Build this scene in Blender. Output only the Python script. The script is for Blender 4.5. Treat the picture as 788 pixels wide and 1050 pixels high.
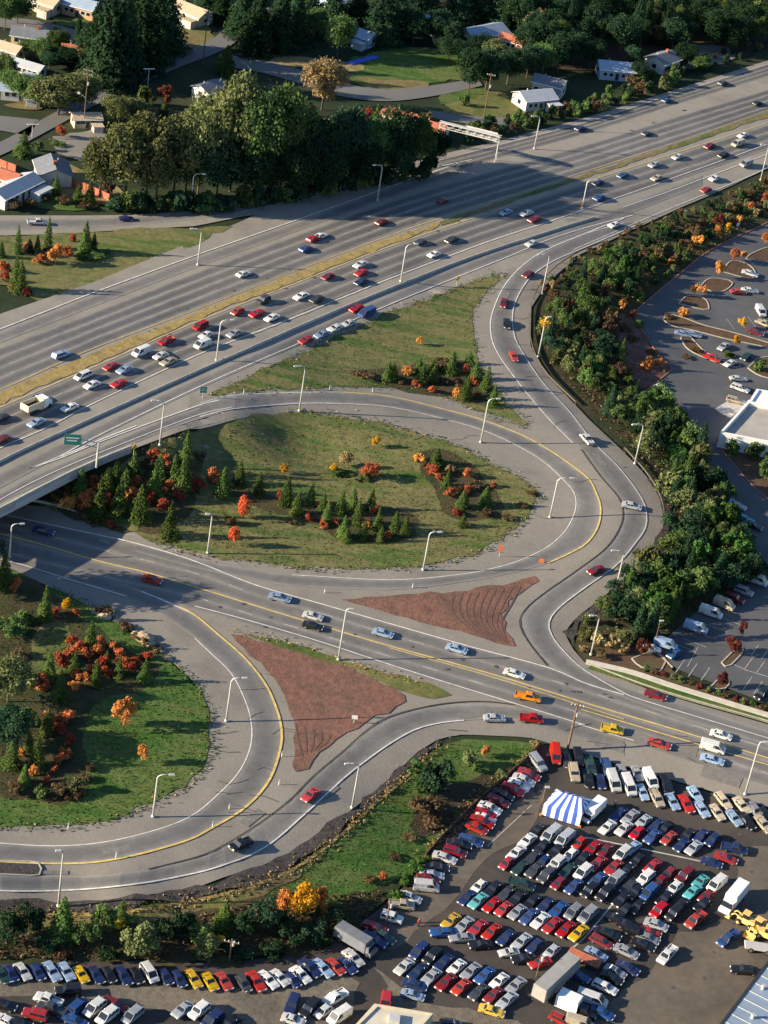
import bpy, math, random, re
import numpy as np
from mathutils import Vector, Matrix
from mathutils.geometry import delaunay_2d_cdt
for _o in list(bpy.data.objects): bpy.data.objects.remove(_o)
S = bpy.context.scene; COL = S.collection
R = math.radians
rng = np.random.default_rng(7); random.seed(7)
# ------------------------------------------------------------------ camera, sky, sun, exposure
W0, H0_, F, PITCH, ROLL, CH = 788.0, 1050.0, 2400.0, R(31.0), R(9.5), 242.0
cam = bpy.data.cameras.new('camera'); co = bpy.data.objects.new('camera', cam); COL.objects.link(co)
cam.sensor_fit = 'AUTO'; cam.sensor_width = 36; cam.lens = 36*F/H0_; cam.clip_start = 1; cam.clip_end = 9000
fw = Vector((0, math.cos(PITCH), -math.sin(PITCH))); rt0 = Vector((1, 0, 0)); up0 = Vector((0, math.sin(PITCH), math.cos(PITCH)))
# the picture's own axes, rolled about the view direction
rt = rt0*math.cos(ROLL) + up0*math.sin(ROLL)
up = -rt0*math.sin(ROLL) + up0*math.cos(ROLL)
co.matrix_world = Matrix(((rt.x, up.x, -fw.x, 0), (rt.y, up.y, -fw.y, 0), (rt.z, up.z, -fw.z, CH), (0, 0, 0, 1)))
S.camera = co
SUN_EL, SUN_SHADOW = R(19.0), R(16.0)       # elevation; direction the shadows run, measured from +X
w = bpy.data.worlds.new('World'); S.world = w; w.use_nodes = True
nt = w.node_tree; bg = nt.nodes['Background']; sky = nt.nodes.new('ShaderNodeTexSky')
sky.sky_type = 'NISHITA'; sky.sun_disc = False; sky.sun_elevation = SUN_EL
sundir = Vector((-math.cos(SUN_SHADOW)*math.cos(SUN_EL), -math.sin(SUN_SHADOW)*math.cos(SUN_EL), math.sin(SUN_EL)))
sky.sun_rotation = math.atan2(sundir.x, sundir.y); sky.air_density = 1.2; sky.dust_density = 0.6; sky.ozone_density = 2.0
mxs = nt.nodes.new('ShaderNodeMix'); mxs.data_type = 'RGBA'; mxs.blend_type = 'MULTIPLY'; mxs.inputs[0].default_value = 1; mxs.inputs[7].default_value = (.80, .97, 1.22, 1)
nt.links.new(sky.outputs[0], mxs.inputs[6]); nt.links.new(mxs.outputs[2], bg.inputs[0]); bg.inputs[1].default_value = 0.062
sl = bpy.data.lights.new('sun', 'SUN'); sl.energy = 5.0; sl.angle = R(0.55); sl.color = (1.0, 0.85, 0.63)
so = bpy.data.objects.new('sun', sl); COL.objects.link(so); so.rotation_euler = sundir.to_track_quat('Z', 'Y').to_euler()
so.location = (0, 400, 300)
S.view_settings.view_transform = 'Standard'; S.view_settings.look = 'None'; S.view_settings.exposure = 1.25; S.view_settings.gamma = 1
S.view_settings.use_curve_mapping = False
S.cycles.max_bounces = 4; S.cycles.diffuse_bounces = 2; S.cycles.glossy_bounces = 2; S.cycles.transmission_bounces = 2; S.cycles.transparent_max_bounces = 4
S.render.film_transparent = False

# ------------------------------------------------------------------ terrain
cp, sp, cr, sr = math.cos(PITCH), math.sin(PITCH), math.cos(ROLL), math.sin(ROLL)
def unz(px, py, z):
    px = np.asarray(px, float); py = np.asarray(py, float)
    u = px-W0/2; v = -(py-H0_/2); uu = u*cr - v*sr; vv = u*sr + v*cr
    dy = F*cp+vv*sp; dz = -F*sp+vv*cp; t = (CH-z)/-dz
    return uu*t, dy*t
CTRL = [  # survey points: picture position, height of the land in metres
 (-150,420,7),(-60,470,7),(0,380,7),(0,440,7),(60,400,7),(60,440,7),(120,350,7),(120,420,7),(110,455,7),(150,445,7),(205,432,7),(200,300,7),(250,370,7),(300,330,7),
 (300,250,7),(400,290,7),(400,220,7),(500,240,6.8),(500,180,7),(600,220,6.5),(600,150,7),(700,170,6.5),(700,110,7),(788,90,7),(788,160,6.5),
 (0,225,6.8),(100,225,6.8),(200,225,7),(50,270,6.5),(100,60,7),(300,60,7),(500,60,7),(700,20,7),(50,150,7),(400,120,7),(600,80,7),
 (0,550,0),(60,560,0),(110,565,0),(20,600,0),(160,590,0),(200,600,0.1),(300,620,.3),(400,650,.5),(500,690,.8),(600,730,1),(700,760,1.2),(788,790,1.4),(900,820,1.5),
 (225,408,7),(225,399,7),(215,420,7),(232,426,6.9),(185,446,7),(150,459,7),(248,412,6.7),(262,399,6.6),(310,405,6.0),(370,407,5.2),(440,420,4.2),(510,440,3.5),(570,470,2.9),(605,510,2.3),(600,550,1.8),(560,580,1.4),(500,593,1.1),(400,602,.7),(300,600,.4),
 (545,300,6),(520,340,5.3),(535,390,4.6),(570,430,4),(620,475,3.4),(652,520,2.8),(640,570,2.2),(590,605,1.7),(548,640,1.2),(580,685,1),
 (330,370,5.2),(430,350,4.8),(480,310,5.5),(420,390,4.2),(480,400,3.9),(100,545,.6),(160,545,.8),(210,565,.6),(300,575,.6),(420,575,.9),
 (180,500,2.2),(130,500,3),(90,510,3),(240,470,2.6),(300,450,2.6),(300,510,1.3),(400,470,2.2),(400,530,1.2),(500,500,1.8),(150,475,4.6),(200,455,4.4),
 (30,650,-.3),(100,650,-.2),(100,750,-.3),(200,750,-.1),(0,760,-.3),(240,700,0),(280,760,0),(220,850,0),(100,880,0),(0,890,0),(0,920,0),(120,915,0),(220,895,.1),(330,830,.3),(400,760,.5),(470,735,.7),
 (330,700,.2),(430,620,.8),(560,745,.9),(400,803,-.6),(300,893,-1.0),(200,920,-1.1),(100,932,-1.2),(0,934,-1.2),
 (450,800,-1),(540,775,-.4),(500,815,-1.6),(440,880,-2),(350,930,-2.2),(200,960,-2.3),(100,960,-2.4),(0,980,-2.5),(380,960,-2.5),(300,1000,-2.5),(100,1020,-2.5),
 (500,900,-2),(600,850,-1.6),(560,785,-.9),(690,815,-.5),(788,845,0),(700,900,-1.6),(788,930,-1.4),(600,1000,-2.3),(750,1040,-2.2),(450,1040,-2.5),(788,870,-.9),
 (600,290,5.2),(580,380,3.6),(640,440,2.8),(690,500,1.8),(690,570,1.2),(640,640,.8),(620,330,4),(700,240,4.5),(788,200,4.5),(650,330,2.6),(700,300,2.6),(788,240,2.8),(788,400,1.8),
 (700,400,2),(730,480,1.5),(770,560,1),(770,640,.8),(700,670,1),(788,710,1.3),(650,700,1.2),(720,720,1.4),(788,520,1.2),
]
_cx, _cy = [], []
for a, b, c in CTRL:
    x, y = unz(a, b, c); _cx.append(float(x)); _cy.append(float(y))
_C = np.c_[_cx, _cy]; _Z = np.array([c[2] for c in CTRL])
def _phi(A, B): return np.sqrt(((A[:, None, :]-B[None])**2).sum(2)+8.0**2)
_n = len(_C)
_w = np.linalg.solve(_phi(_C, _C)-0*np.eye(_n)+np.eye(_n)*-0.05, _Z-3.0)
def H(x, y):
    x = np.asarray(x, float); y = np.asarray(y, float); sh = x.shape; A = np.c_[x.ravel(), y.ravel()]; out = np.empty(len(A))
    for i in range(0, len(A), 20000): out[i:i+20000] = _phi(A[i:i+20000], _C)@_w+3.0
    d = np.hypot(A[:, 0]-10, A[:, 1]-480); k = np.clip((d-330)/150, 0, 1)
    out = np.clip(out, -2.6, 7.0)
    return ((1-k)*out+k*5.0).reshape(sh)
_a0 = np.array(unz(-20, 550, 0)).T; _a1 = np.array(unz(112, 581, 0)).T; _ad = (_a1-_a0)/np.linalg.norm(_a1-_a0)
def G(x, y):                                  # land with the road cutting below the overpass
    x = np.asarray(x, float); y = np.asarray(y, float); h = H(x, y)
    rx, ry = x-_a1[0], y-_a1[1]; al = rx*_ad[0]+ry*_ad[1]; t = np.abs(-rx*_ad[1]+ry*_ad[0])
    cut = np.maximum(0, (t-15)*.62); k = np.clip((al+6)/22, 0, 1); cut = cut+k*k*12
    return np.where(al > -130, np.minimum(h, cut), h)
def FZ(x, y):                                 # freeway deck level
    x = np.asarray(x, float); y = np.asarray(y, float)
    rx, ry = x-_a1[0], y-_a1[1]; k = np.clip((rx-4)/14, 0, 1)
    return 7.0*(1-k)+H(x, y)*k
_yt = float(unz(225, 470, 5)[1])
def FL(x, y): return np.where(np.asarray(y) > _yt, FZ(x, y), G(x, y))
def P(px, py, z=0.0, fn=G):
    """picture position -> point where that line of sight meets the land (+z)"""
    px = np.asarray(px, float); py = np.asarray(py, float); sh = px.shape; a = px.ravel(); b = py.ravel()
    zs = np.arange(8.0, -3.6, -0.4); res = np.full(a.shape, -3.5); lo = res.copy(); done = np.zeros(a.shape, bool)
    for q in zs:
        x, y = unz(a, b, q+z); below = (fn(x, y) >= q) & ~done; res[below] = q; done |= below
    hi = res+0.4; lo = res
    for _ in range(7):
        m = (lo+hi)/2; x, y = unz(a, b, m+z); bl = fn(x, y) >= m; lo = np.where(bl, m, lo); hi = np.where(bl, hi, m)
    x, y = unz(a, b, lo+z); return x.reshape(sh), y.reshape(sh)
def P1(px, py, z=0.0, fn=G):
    x, y = P([px], [py], z, fn); return float(x[0]), float(y[0]), float(fn(x, y)[0])
def pscale(x, y, z=0): return F/((y*cp)-(z-CH)*sp)
def topx(x, y, z):
    d = Vector((x, y, z-CH)); Z = d.dot(fw); return W0/2+F*d.dot(rt)/Z, H0_/2-F*d.dot(up)/Z

# ------------------------------------------------------------------ materials
MATS = {}
def nodes(name):
    m = bpy.data.materials.new(name); m.use_nodes = True; MATS[name] = m; t = m.node_tree; return m, t, t.nodes['Principled BSDF']
def N(t, ty, **k):
    n = t.nodes.new(ty)
    for a, b in k.items(): setattr(n, a, b)
    return n
def noise(t, scale, detail=4, rough=.6, coord='Object', stretch=None):
    tc = N(t, 'ShaderNodeTexCoord'); n = N(t, 'ShaderNodeTexNoise'); n.inputs['Scale'].default_value = scale
    n.inputs['Detail'].default_value = detail; n.inputs['Roughness'].default_value = rough
    if stretch:
        mp = N(t, 'ShaderNodeMapping'); mp.inputs['Scale'].default_value = stretch[0]; mp.inputs['Rotation'].default_value = (0, 0, stretch[1])
        t.links.new(tc.outputs[coord], mp.inputs[0]); t.links.new(mp.outputs[0], n.inputs['Vector'])
    else: t.links.new(tc.outputs[coord], n.inputs['Vector'])
    return n.outputs['Fac']
def ramp(t, fac, stops):
    r = N(t, 'ShaderNodeValToRGB'); e = r.color_ramp.elements
    while len(e) < len(stops): e.new(.5)
    for i, (p, c) in enumerate(stops): e[i].position = p; e[i].color = (*c, 1) if len(c) == 3 else c
    t.links.new(fac, r.inputs[0]); return r.outputs[0]
def mix(t, fac, a, b, mode='MIX'):
    m = N(t, 'ShaderNodeMix', data_type='RGBA', blend_type=mode)
    for s, v in ((0, fac), (6, a), (7, b)):
        if hasattr(v, 'links') or hasattr(v, 'is_linked'): t.links.new(v, m.inputs[s])
        elif s == 0: m.inputs[0].default_value = v
        else: m.inputs[s].default_value = (*v, 1)
    return m.outputs[2]
def bump(t, b, fac, strength=.5, dist=.1):
    n = N(t, 'ShaderNodeBump'); n.inputs['Strength'].default_value = strength; n.inputs['Distance'].default_value = dist
    t.links.new(fac, n.inputs['Height']); t.links.new(n.outputs[0], b.inputs['Normal'])
def ground_mat(name, cols, s1=.06, s2=.6, rough=.95, amt=.5, bs=.6, stretch=None, fine=(.55, 1.35)):
    m, t, b = nodes(name); n = len(cols)
    big = noise(t, s1, 5, .6, stretch=stretch); st = [(.30+.4*i/(n-1), c) for i, c in enumerate(cols)]
    c1 = ramp(t, big, st); f = noise(t, s2, 6, .75)
    v = ramp(t, f, [(.3, (fine[0],)*3), (.7, (fine[1],)*3)])
    c = mix(t, amt, c1, mix(t, 1.0, c1, v, 'MULTIPLY')); t.links.new(c, b.inputs['Base Color']); b.inputs['Roughness'].default_value = rough
    b.inputs['Specular IOR Level'].default_value = .2
    bump(t, b, f, bs, .25); return m
ground_mat('land', [(.013,.023,.012),(.026,.040,.016),(.050,.052,.026)], .03, .5)
ground_mat('lawn', [(.032,.078,.015),(.058,.118,.022),(.105,.135,.038),(.048,.095,.018)], .10, .9, amt=.85, stretch=((.7, 2.4, 1), .3))
ground_mat('dry_grass', [(.055,.095,.02),(.11,.125,.035),(.19,.15,.065),(.12,.095,.05)], .055, .8, amt=.8)
ground_mat('loop_grass', [(.050,.10,.020),(.095,.125,.034),(.165,.145,.06),(.10,.12,.038),(.055,.10,.022)], .07, .7, amt=.85, stretch=((.6, 3.2, 1), .35))
ground_mat('golden_grass', [(.25,.185,.07),(.34,.25,.095),(.17,.135,.06)], .3, 1.2, amt=.7)
ground_mat('tan_grass', [(.22,.16,.075),(.30,.22,.10),(.10,.11,.03)], .2, 1.0, amt=.7)
ground_mat('dark_soil', [(.035,.026,.018),(.06,.04,.026),(.045,.045,.022)], .12, .9)
ground_mat('undergrowth', [(.020,.036,.014),(.045,.050,.02),(.075,.055,.028),(.035,.065,.017)], .16, .9, bs=1)
ground_mat('red_soil', [(.135,.07,.052),(.20,.10,.073),(.155,.088,.066),(.13,.07,.053)], .12, .9, amt=.85, bs=.8, fine=(.6,1.3))
ground_mat('mulch', [(.075,.045,.03),(.11,.065,.04),(.09,.075,.04)], .3, 1.2)
ground_mat('pavement', [(.215,.198,.172),(.265,.242,.205),(.20,.185,.162)], .05, .5, .85, .5, .1, fine=(.82,1.12))
ground_mat('gravel', [(.165,.152,.134),(.212,.194,.168),(.236,.214,.182),(.185,.170,.148)], .07, 2.2, .95, .7, .25, fine=(.80,1.14))
ground_mat('rock_ballast', [(.03,.027,.028),(.075,.065,.06),(.04,.036,.034)], .4, 1.8, .9, .9, 1, fine=(.4,1.6))
ground_mat('lot_asphalt', [(.040,.037,.036),(.070,.060,.051),(.048,.044,.041)], .045, .5, .8, .6, .15, fine=(.75,1.2))
ground_mat('lot_gravel', [(.13,.112,.088),(.17,.145,.11),(.085,.077,.066)], .06, .9, .9, .8, .4)
ground_mat('lot_worn', [(.095,.080,.063),(.135,.113,.088),(.07,.061,.052)], .045, .6, .85, .8, .15, fine=(.75,1.2))
ground_mat('blue_asphalt', [(.082,.085,.092),(.105,.105,.108),(.070,.073,.079)], .04, .4, .8, .5, .1, fine=(.85,1.12))
ground_mat('street_asphalt', [(.13,.13,.13),(.17,.165,.155)], .06, .5, .85, .4, .1, fine=(.85,1.1))
def lane_mat(name, lanes, base, dark, sharp=.5, tint=None):
    m, t, b = nodes(name); uv = N(t, 'ShaderNodeUVMap'); uv.uv_map = 'UV'; sx = N(t, 'ShaderNodeSeparateXYZ'); t.links.new(uv.outputs[0], sx.inputs[0])
    mu = N(t, 'ShaderNodeMath', operation='MULTIPLY'); t.links.new(sx.outputs[1], mu.inputs[0]); mu.inputs[1].default_value = lanes
    fr = N(t, 'ShaderNodeMath', operation='FRACT'); t.links.new(mu.outputs[0], fr.inputs[0])
    nz = noise(t, .25, 3); ad = N(t, 'ShaderNodeMath', operation='MULTIPLY_ADD'); t.links.new(nz, ad.inputs[0]); ad.inputs[1].default_value = .14; ad.inputs[2].default_value = -.07
    a2 = N(t, 'ShaderNodeMath', operation='ADD'); t.links.new(fr.outputs[0], a2.inputs[0]); t.links.new(ad.outputs[0], a2.inputs[1])
    e = .5-sharp*.5
    prof = ramp(t, a2.outputs[0], [(.02, (0,)*3), (.5-.28, (.75,)*3), (.5, (1,)*3), (.5+.28, (.75,)*3), (.98, (0,)*3)])
    big = noise(t, .03, 4); bb = ramp(t, big, [(.3, (.7,)*3), (.7, (1,)*3)]); pf = mix(t, 1, prof, bb, 'MULTIPLY')
    fine = noise(t, .6, 5, .7); fv = ramp(t, fine, [(.3, (.86,)*3), (.7, (1.12,)*3)])
    c = mix(t, pf, base, dark); c = mix(t, 1, c, fv, 'MULTIPLY')
    st_ = noise(t, .11, 6, .8); sv = ramp(t, st_, [(.35, (.84,)*3), (.5, (1,)*3), (.68, (1.1,)*3)]); c = mix(t, 1, c, sv, 'MULTIPLY')
    vo = N(t, 'ShaderNodeTexVoronoi'); vo.inputs['Scale'].default_value = .035; vo.feature = 'F1'; tc_ = N(t, 'ShaderNodeTexCoord'); t.links.new(tc_.outputs['Object'], vo.inputs['Vector']); sc_ = N(t, 'ShaderNodeSeparateColor'); t.links.new(vo.outputs['Color'], sc_.inputs[0]); pv = ramp(t, sc_.outputs[0], [(0, (.90,)*3), (1, (1.08,)*3)]); c = mix(t, .8, c, mix(t, 1, c, pv, 'MULTIPLY')); t.links.new(c, b.inputs['Base Color']); b.inputs['Roughness'].default_value = .75
    return m
PB = (.235,.218,.192)
for nm, n, b_, d_ in (('lanes_four', 4, (.235,.220,.195), (.070,.070,.072)), ('lanes_three', 3, (.22,.205,.18), (.070,.069,.070)), ('lane_one', 1, PB, (.115,.112,.108)), ('lane_ramp', 1, (.225,.212,.19), (.105,.102,.099)), ('lanes_road', 4, (.215,.20,.178), (.115,.110,.104))):
    lane_mat(nm, n, b_, d_)
def flat(name, col, rough=.6, metal=0, spec=.5, vary=0, scale=2.0, coat=0):
    m, t, b = nodes(name); b.inputs['Roughness'].default_value = rough; b.inputs['Metallic'].default_value = metal; b.inputs['Specular IOR Level'].default_value = spec
    b.inputs['Coat Weight'].default_value = coat
    if vary:
        f = noise(t, scale, 5); v = ramp(t, f, [(.3, (1-vary,)*3), (.7, (1+vary,)*3)]); t.links.new(mix(t, 1, col, v, 'MULTIPLY'), b.inputs['Base Color'])
    else: b.inputs['Base Color'].default_value = (*col, 1)
    return m
flat('white_line', (.60,.58,.54), .7, vary=.25, scale=.9); flat('yellow_line', (.58,.42,.13), .7, vary=.25, scale=.9); flat('faint_line', (.42,.40,.36), .7, vary=.3, scale=.9)
flat('joint', (.03,.028,.027), .9, vary=.4, scale=.7)
flat('concrete', (.42,.40,.36), .9, vary=.2, scale=.8); flat('sidewalk', (.52,.47,.38), .9, vary=.15, scale=.8); flat('kerb', (.38,.34,.27), .9, vary=.2, scale=.8); flat('red_kerb', (.30,.12,.09), .9, vary=.2)
flat('galvanised', (.62,.60,.56), .45, .3, vary=.1); flat('wood_pole', (.17,.10,.065), .9, vary=.3, scale=3); flat('lamp_glass', (.75,.75,.72), .3)
flat('sign_green', (.02,.22,.16), .5); flat('sign_yellow', (.80,.45,.02), .5); flat('sign_orange', (.85,.20,.06), .5); flat('white_paint', (.78,.78,.76), .5, vary=.06)
flat('tyre', (.02,.02,.022), .8); flat('hub', (.45,.45,.46), .35, .7); flat('glass', (.018,.022,.03), .12, spec=.8); flat('chrome', (.6,.6,.6), .25, .9); flat('headlight', (.8,.8,.76), .15); flat('taillight', (.45,.02,.015), .25); flat('black_trim', (.03,.03,.03), .6)
flat('bark', (.10,.075,.055), .95, vary=.3, scale=3); flat('skin', (.5,.32,.24), .6); flat('rail_metal', (.11,.10,.09), .6, .2, vary=.15); flat('steel_roof', (.27,.34,.42), .55, .2, vary=.12, scale=.25); flat('blue_cloth', (.05,.12,.55), .7, vary=.1)
flat('white_cloth', (.80,.80,.80), .8, vary=.06); flat('machine_yellow', (.80,.52,.16), .5, vary=.2); flat('brick_red', (.33,.10,.06), .85, vary=.2, scale=1.5)
flat('roof_flat', (.36,.33,.29), .9, vary=.15, scale=.3); flat('roof_cream', (.55,.50,.40), .8, vary=.12, scale=.3); flat('fence_orange', (.42,.13,.07), .85, vary=.25, scale=1.2)
PAINT = {'white': (.66,.66,.64), 'red': (.43,.018,.015), 'maroon': (.20,.015,.02), 'black': (.012,.012,.014), 'dark grey': (.05,.052,.06), 'silver': (.36,.38,.41), 'navy': (.016,.03,.11), 'blue': (.03,.08,.24),
 'light blue': (.26,.37,.52), 'yellow': (.66,.42,.03), 'orange': (.80,.27,.02), 'cream': (.46,.39,.28), 'aqua': (.10,.42,.42), 'dark green': (.02,.055,.045), 'teal': (.03,.30,.32), 'brown': (.13,.07,.045), 'grey': (.24,.25,.27)}
for k, c in PAINT.items():
    m_, t_, b_ = nodes('paint_'+k); b_.inputs['Roughness'].default_value = .33; b_.inputs['Coat Weight'].default_value = .35
    oi_ = N(t_, 'ShaderNodeObjectInfo'); h_ = N(t_, 'ShaderNodeHueSaturation'); h_.inputs['Color'].default_value = (*c, 1)
    for inp, lo_v, hi_v in (('Value', .72, 1.12), ('Saturation', .94, 1.06), ('Hue', .494, .506)):
        q_ = N(t_, 'ShaderNodeMapRange'); mm_ = N(t_, 'ShaderNodeMath', operation='FRACT'); m3_ = N(t_, 'ShaderNodeMath', operation='MULTIPLY'); m3_.inputs[1].default_value = {'Value': 1, 'Saturation': 7.3, 'Hue': 13.7}[inp]
        t_.links.new(oi_.outputs['Random'], m3_.inputs[0]); t_.links.new(m3_.outputs[0], mm_.inputs[0]); t_.links.new(mm_.outputs[0], q_.inputs[0]); q_.inputs[3].default_value = lo_v; q_.inputs[4].default_value = hi_v; t_.links.new(q_.outputs[0], h_.inputs[inp])
    dn_ = noise(t_, 1.4, 4); dv_ = ramp(t_, dn_, [(.35, (.82,)*3), (.6, (1,)*3)]); t_.links.new(mix(t_, 1, h_.outputs[0], dv_, 'MULTIPLY'), b_.inputs['Base Color'])
def leaf_mat(name, a, b_, c_, tr=.25):
    m, t, b = nodes(name); oi = N(t, 'ShaderNodeObjectInfo'); nz = noise(t, .8, 3); big = ramp(t, nz, [(.3, a), (.52, b_), (.75, c_)])
    hs = N(t, 'ShaderNodeHueSaturation'); t.links.new(big, hs.inputs['Color'])
    mr = N(t, 'ShaderNodeMapRange'); t.links.new(oi.outputs['Random'], mr.inputs[0]); mr.inputs[3].default_value = .65; mr.inputs[4].default_value = 1.3; t.links.new(mr.outputs[0], hs.inputs['Value'])
    m2 = N(t, 'ShaderNodeMath', operation='MULTIPLY_ADD'); t.links.new(oi.outputs['Random'], m2.inputs[0]); m2.inputs[1].default_value = .03; m2.inputs[2].default_value = .492; t.links.new(m2.outputs[0], hs.inputs['Hue'])
    t.nodes.remove(b); d = N(t, 'ShaderNodeBsdfDiffuse'); tl = N(t, 'ShaderNodeBsdfTranslucent'); mx = N(t, 'ShaderNodeMixShader'); mx.inputs[0].default_value = tr
    t.links.new(hs.outputs[0], d.inputs[0]); t.links.new(hs.outputs[0], tl.inputs[0]); t.links.new(d.outputs[0], mx.inputs[1]); t.links.new(tl.outputs[0], mx.inputs[2]); t.links.new(mx.outputs[0], t.nodes['Material Output'].inputs[0])
    return m
leaf_mat('leaf_green', (.060,.105,.032), (.105,.155,.048), (.165,.20,.07)); leaf_mat('leaf_dark', (.018,.042,.024), (.032,.068,.032), (.055,.095,.042)); leaf_mat('leaf_conifer', (.045,.080,.024), (.09,.135,.034), (.155,.175,.048))
leaf_mat('leaf_olive', (.095,.115,.045), (.16,.175,.070), (.23,.235,.10)); leaf_mat('leaf_red', (.26,.055,.035), (.42,.10,.055), (.52,.18,.085)); leaf_mat('leaf_orange', (.48,.15,.045), (.62,.24,.08), (.70,.34,.12)); leaf_mat('leaf_yellow', (.50,.24,.02), (.72,.38,.03), (.75,.48,.06))
leaf_mat('leaf_brown', (.085,.055,.034), (.14,.092,.052), (.20,.14,.078)); leaf_mat('leaf_tan', (.27,.19,.09), (.36,.26,.13), (.44,.33,.17)); leaf_mat('leaf_lush', (.04,.10,.025), (.075,.15,.035), (.12,.19,.05)); leaf_mat('leaf_maroon', (.09,.022,.02), (.15,.04,.03), (.22,.06,.04)); leaf_mat('leaf_scarlet', (.60,.07,.04), (.72,.13,.07), (.75,.20,.10))

# ------------------------------------------------------------------ mesh tools
class MB:
    def __init__(s): s.v = []; s.f = []; s.m = []
    def add(s, vs, fs, mi=0):
        o = len(s.v); s.v += [tuple(v) for v in vs]; s.f += [tuple(i+o for i in f) for f in fs]; s.m += [mi]*len(fs); return s
    def box(s, x0, x1, y0, y1, z0, z1, mi=0, taper=0, yaw=0, c=(0, 0)):
        vs = [(x0, y0, z0), (x1, y0, z0), (x1, y1, z0), (x0, y1, z0), (x0+taper, y0+taper, z1), (x1-taper, y0+taper, z1), (x1-taper, y1-taper, z1), (x0+taper, y1-taper, z1)]
        if yaw: vs = [(c[0]+x*math.cos(yaw)-y*math.sin(yaw), c[1]+x*math.sin(yaw)+y*math.cos(yaw), z) for x, y, z in vs]
        return s.add(vs, [(0, 3, 2, 1), (4, 5, 6, 7), (0, 1, 5, 4), (1, 2, 6, 5), (2, 3, 7, 6), (3, 0, 4, 7)], mi)
    def tube(s, pts, rad, n=8, mi=0, cap=True):
        pts = [Vector(p) for p in pts]; rad = rad if hasattr(rad, '__len__') else [rad]*len(pts); vs = []; fs = []
        for i, p in enumerate(pts):
            d = (pts[min(i+1, len(pts)-1)]-pts[max(i-1, 0)]).normalized(); a = d.orthogonal().normalized() if i == 0 else (a-d*a.dot(d)).normalized(); b = d.cross(a)
            for k in range(n): an = 2*math.pi*k/n; vs.append(p+(a*math.cos(an)+b*math.sin(an))*rad[i])
        for i in range(len(pts)-1):
            for k in range(n): fs.append((i*n+k, i*n+(k+1) % n, (i+1)*n+(k+1) % n, (i+1)*n+k))
        if cap: fs += [tuple(range(n))[::-1], tuple(range((len(pts)-1)*n, len(pts)*n))]
        return s.add(vs, fs, mi)
    def mesh(s, name, mats, smooth=False, bevel=0):
        me = bpy.data.meshes.new(name); me.from_pydata(s.v, [], s.f); me.polygons.foreach_set('material_index', s.m)
        for m in (mats if isinstance(mats, (list, tuple)) else [mats]): me.materials.append(MATS[m])
        if smooth: me.polygons.foreach_set('use_smooth', [True]*len(s.f))
        me.update(); return me
def tag(o, label=None, cat=None, group=None, kind=None):
    for k, v in (('label', label), ('category', cat), ('group', group), ('kind', kind)):
        if v: o[k] = v
    return o
def ob(name, me, parent=None, loc=(0, 0, 0), rz=0):
    o = bpy.data.objects.new(name, me); COL.objects.link(o); o.location = loc; o.rotation_euler = (0, 0, rz)
    if parent: o.parent = parent
    return o
def struct(o): o['kind'] = 'structure'; return o
def crom(pts, n=6):
    p = np.array(pts, float)
    if len(p) < 3: 
        k = np.linspace(0, 1, n*2)[:, None]; return p[0]*(1-k)+p[-1]*k
    q = np.vstack([2*p[0]-p[1], p, 2*p[-1]-p[-2]]); out = []
    for i in range(1, len(q)-2):
        t = np.linspace(0, 1, n, endpoint=False)[:, None]
        out.append(.5*((2*q[i])+(-q[i-1]+q[i+1])*t+(2*q[i-1]-5*q[i]+4*q[i+1]-q[i+2])*t**2+(-q[i-1]+3*q[i]-3*q[i+1]+q[i+2])*t**3))
    return np.vstack(out+[p[-1:]])
def world(pts, fn=G, n=6, step=2.0, smooth=True):
    c = crom(pts, n) if smooth else np.array(pts, float); x, y = P(c[:, 0], c[:, 1], 0, fn); w_ = np.c_[x, y]
    return resamp(w_, step)
def resamp(w_, step=None, n=None):
    d = np.r_[0, np.cumsum(np.hypot(*np.diff(w_, axis=0).T))]
    k = n or max(2, int(d[-1]/step)+1); s = np.linspace(0, d[-1], k); return np.c_[np.interp(s, d, w_[:, 0]), np.interp(s, d, w_[:, 1])]
def ribbon(name, L, Rr, mat, off, fn=G, step=3.0, across=4, parent=None):
    a = world(L, fn, step=1.0); b = world(Rr, fn, step=1.0); n = max(3, int(max(len(a), len(b))/step)); a = resamp(a, n=n); b = resamp(b, n=n)
    V = []; uv = []
    for j in range(across+1):
        k = j/across; V.append(a*(1-k)+b*k)
    V = np.array(V).transpose(1, 0, 2); z = fn(V[..., 0], V[..., 1])+off; me = bpy.data.meshes.new(name)
    vs = np.concatenate([V, z[..., None]], 2).reshape(-1, 3); fs = []; A = across+1
    for i in range(n-1):
        for j in range(across): fs.append((i*A+j, (i+1)*A+j, (i+1)*A+j+1, i*A+j+1))
    me.from_pydata(vs.tolist(), [], fs); u = me.uv_layers.new(name='UV')
    for l in me.loops: i, j = divmod(l.vertex_index, A); u.data[l.index].uv = (i*step*.1, j/across)
    me.materials.append(MATS[mat]); me.update()
    if me.polygons[0].normal.z < 0: me.flip_normals()
    return struct(ob(name, me))
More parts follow.
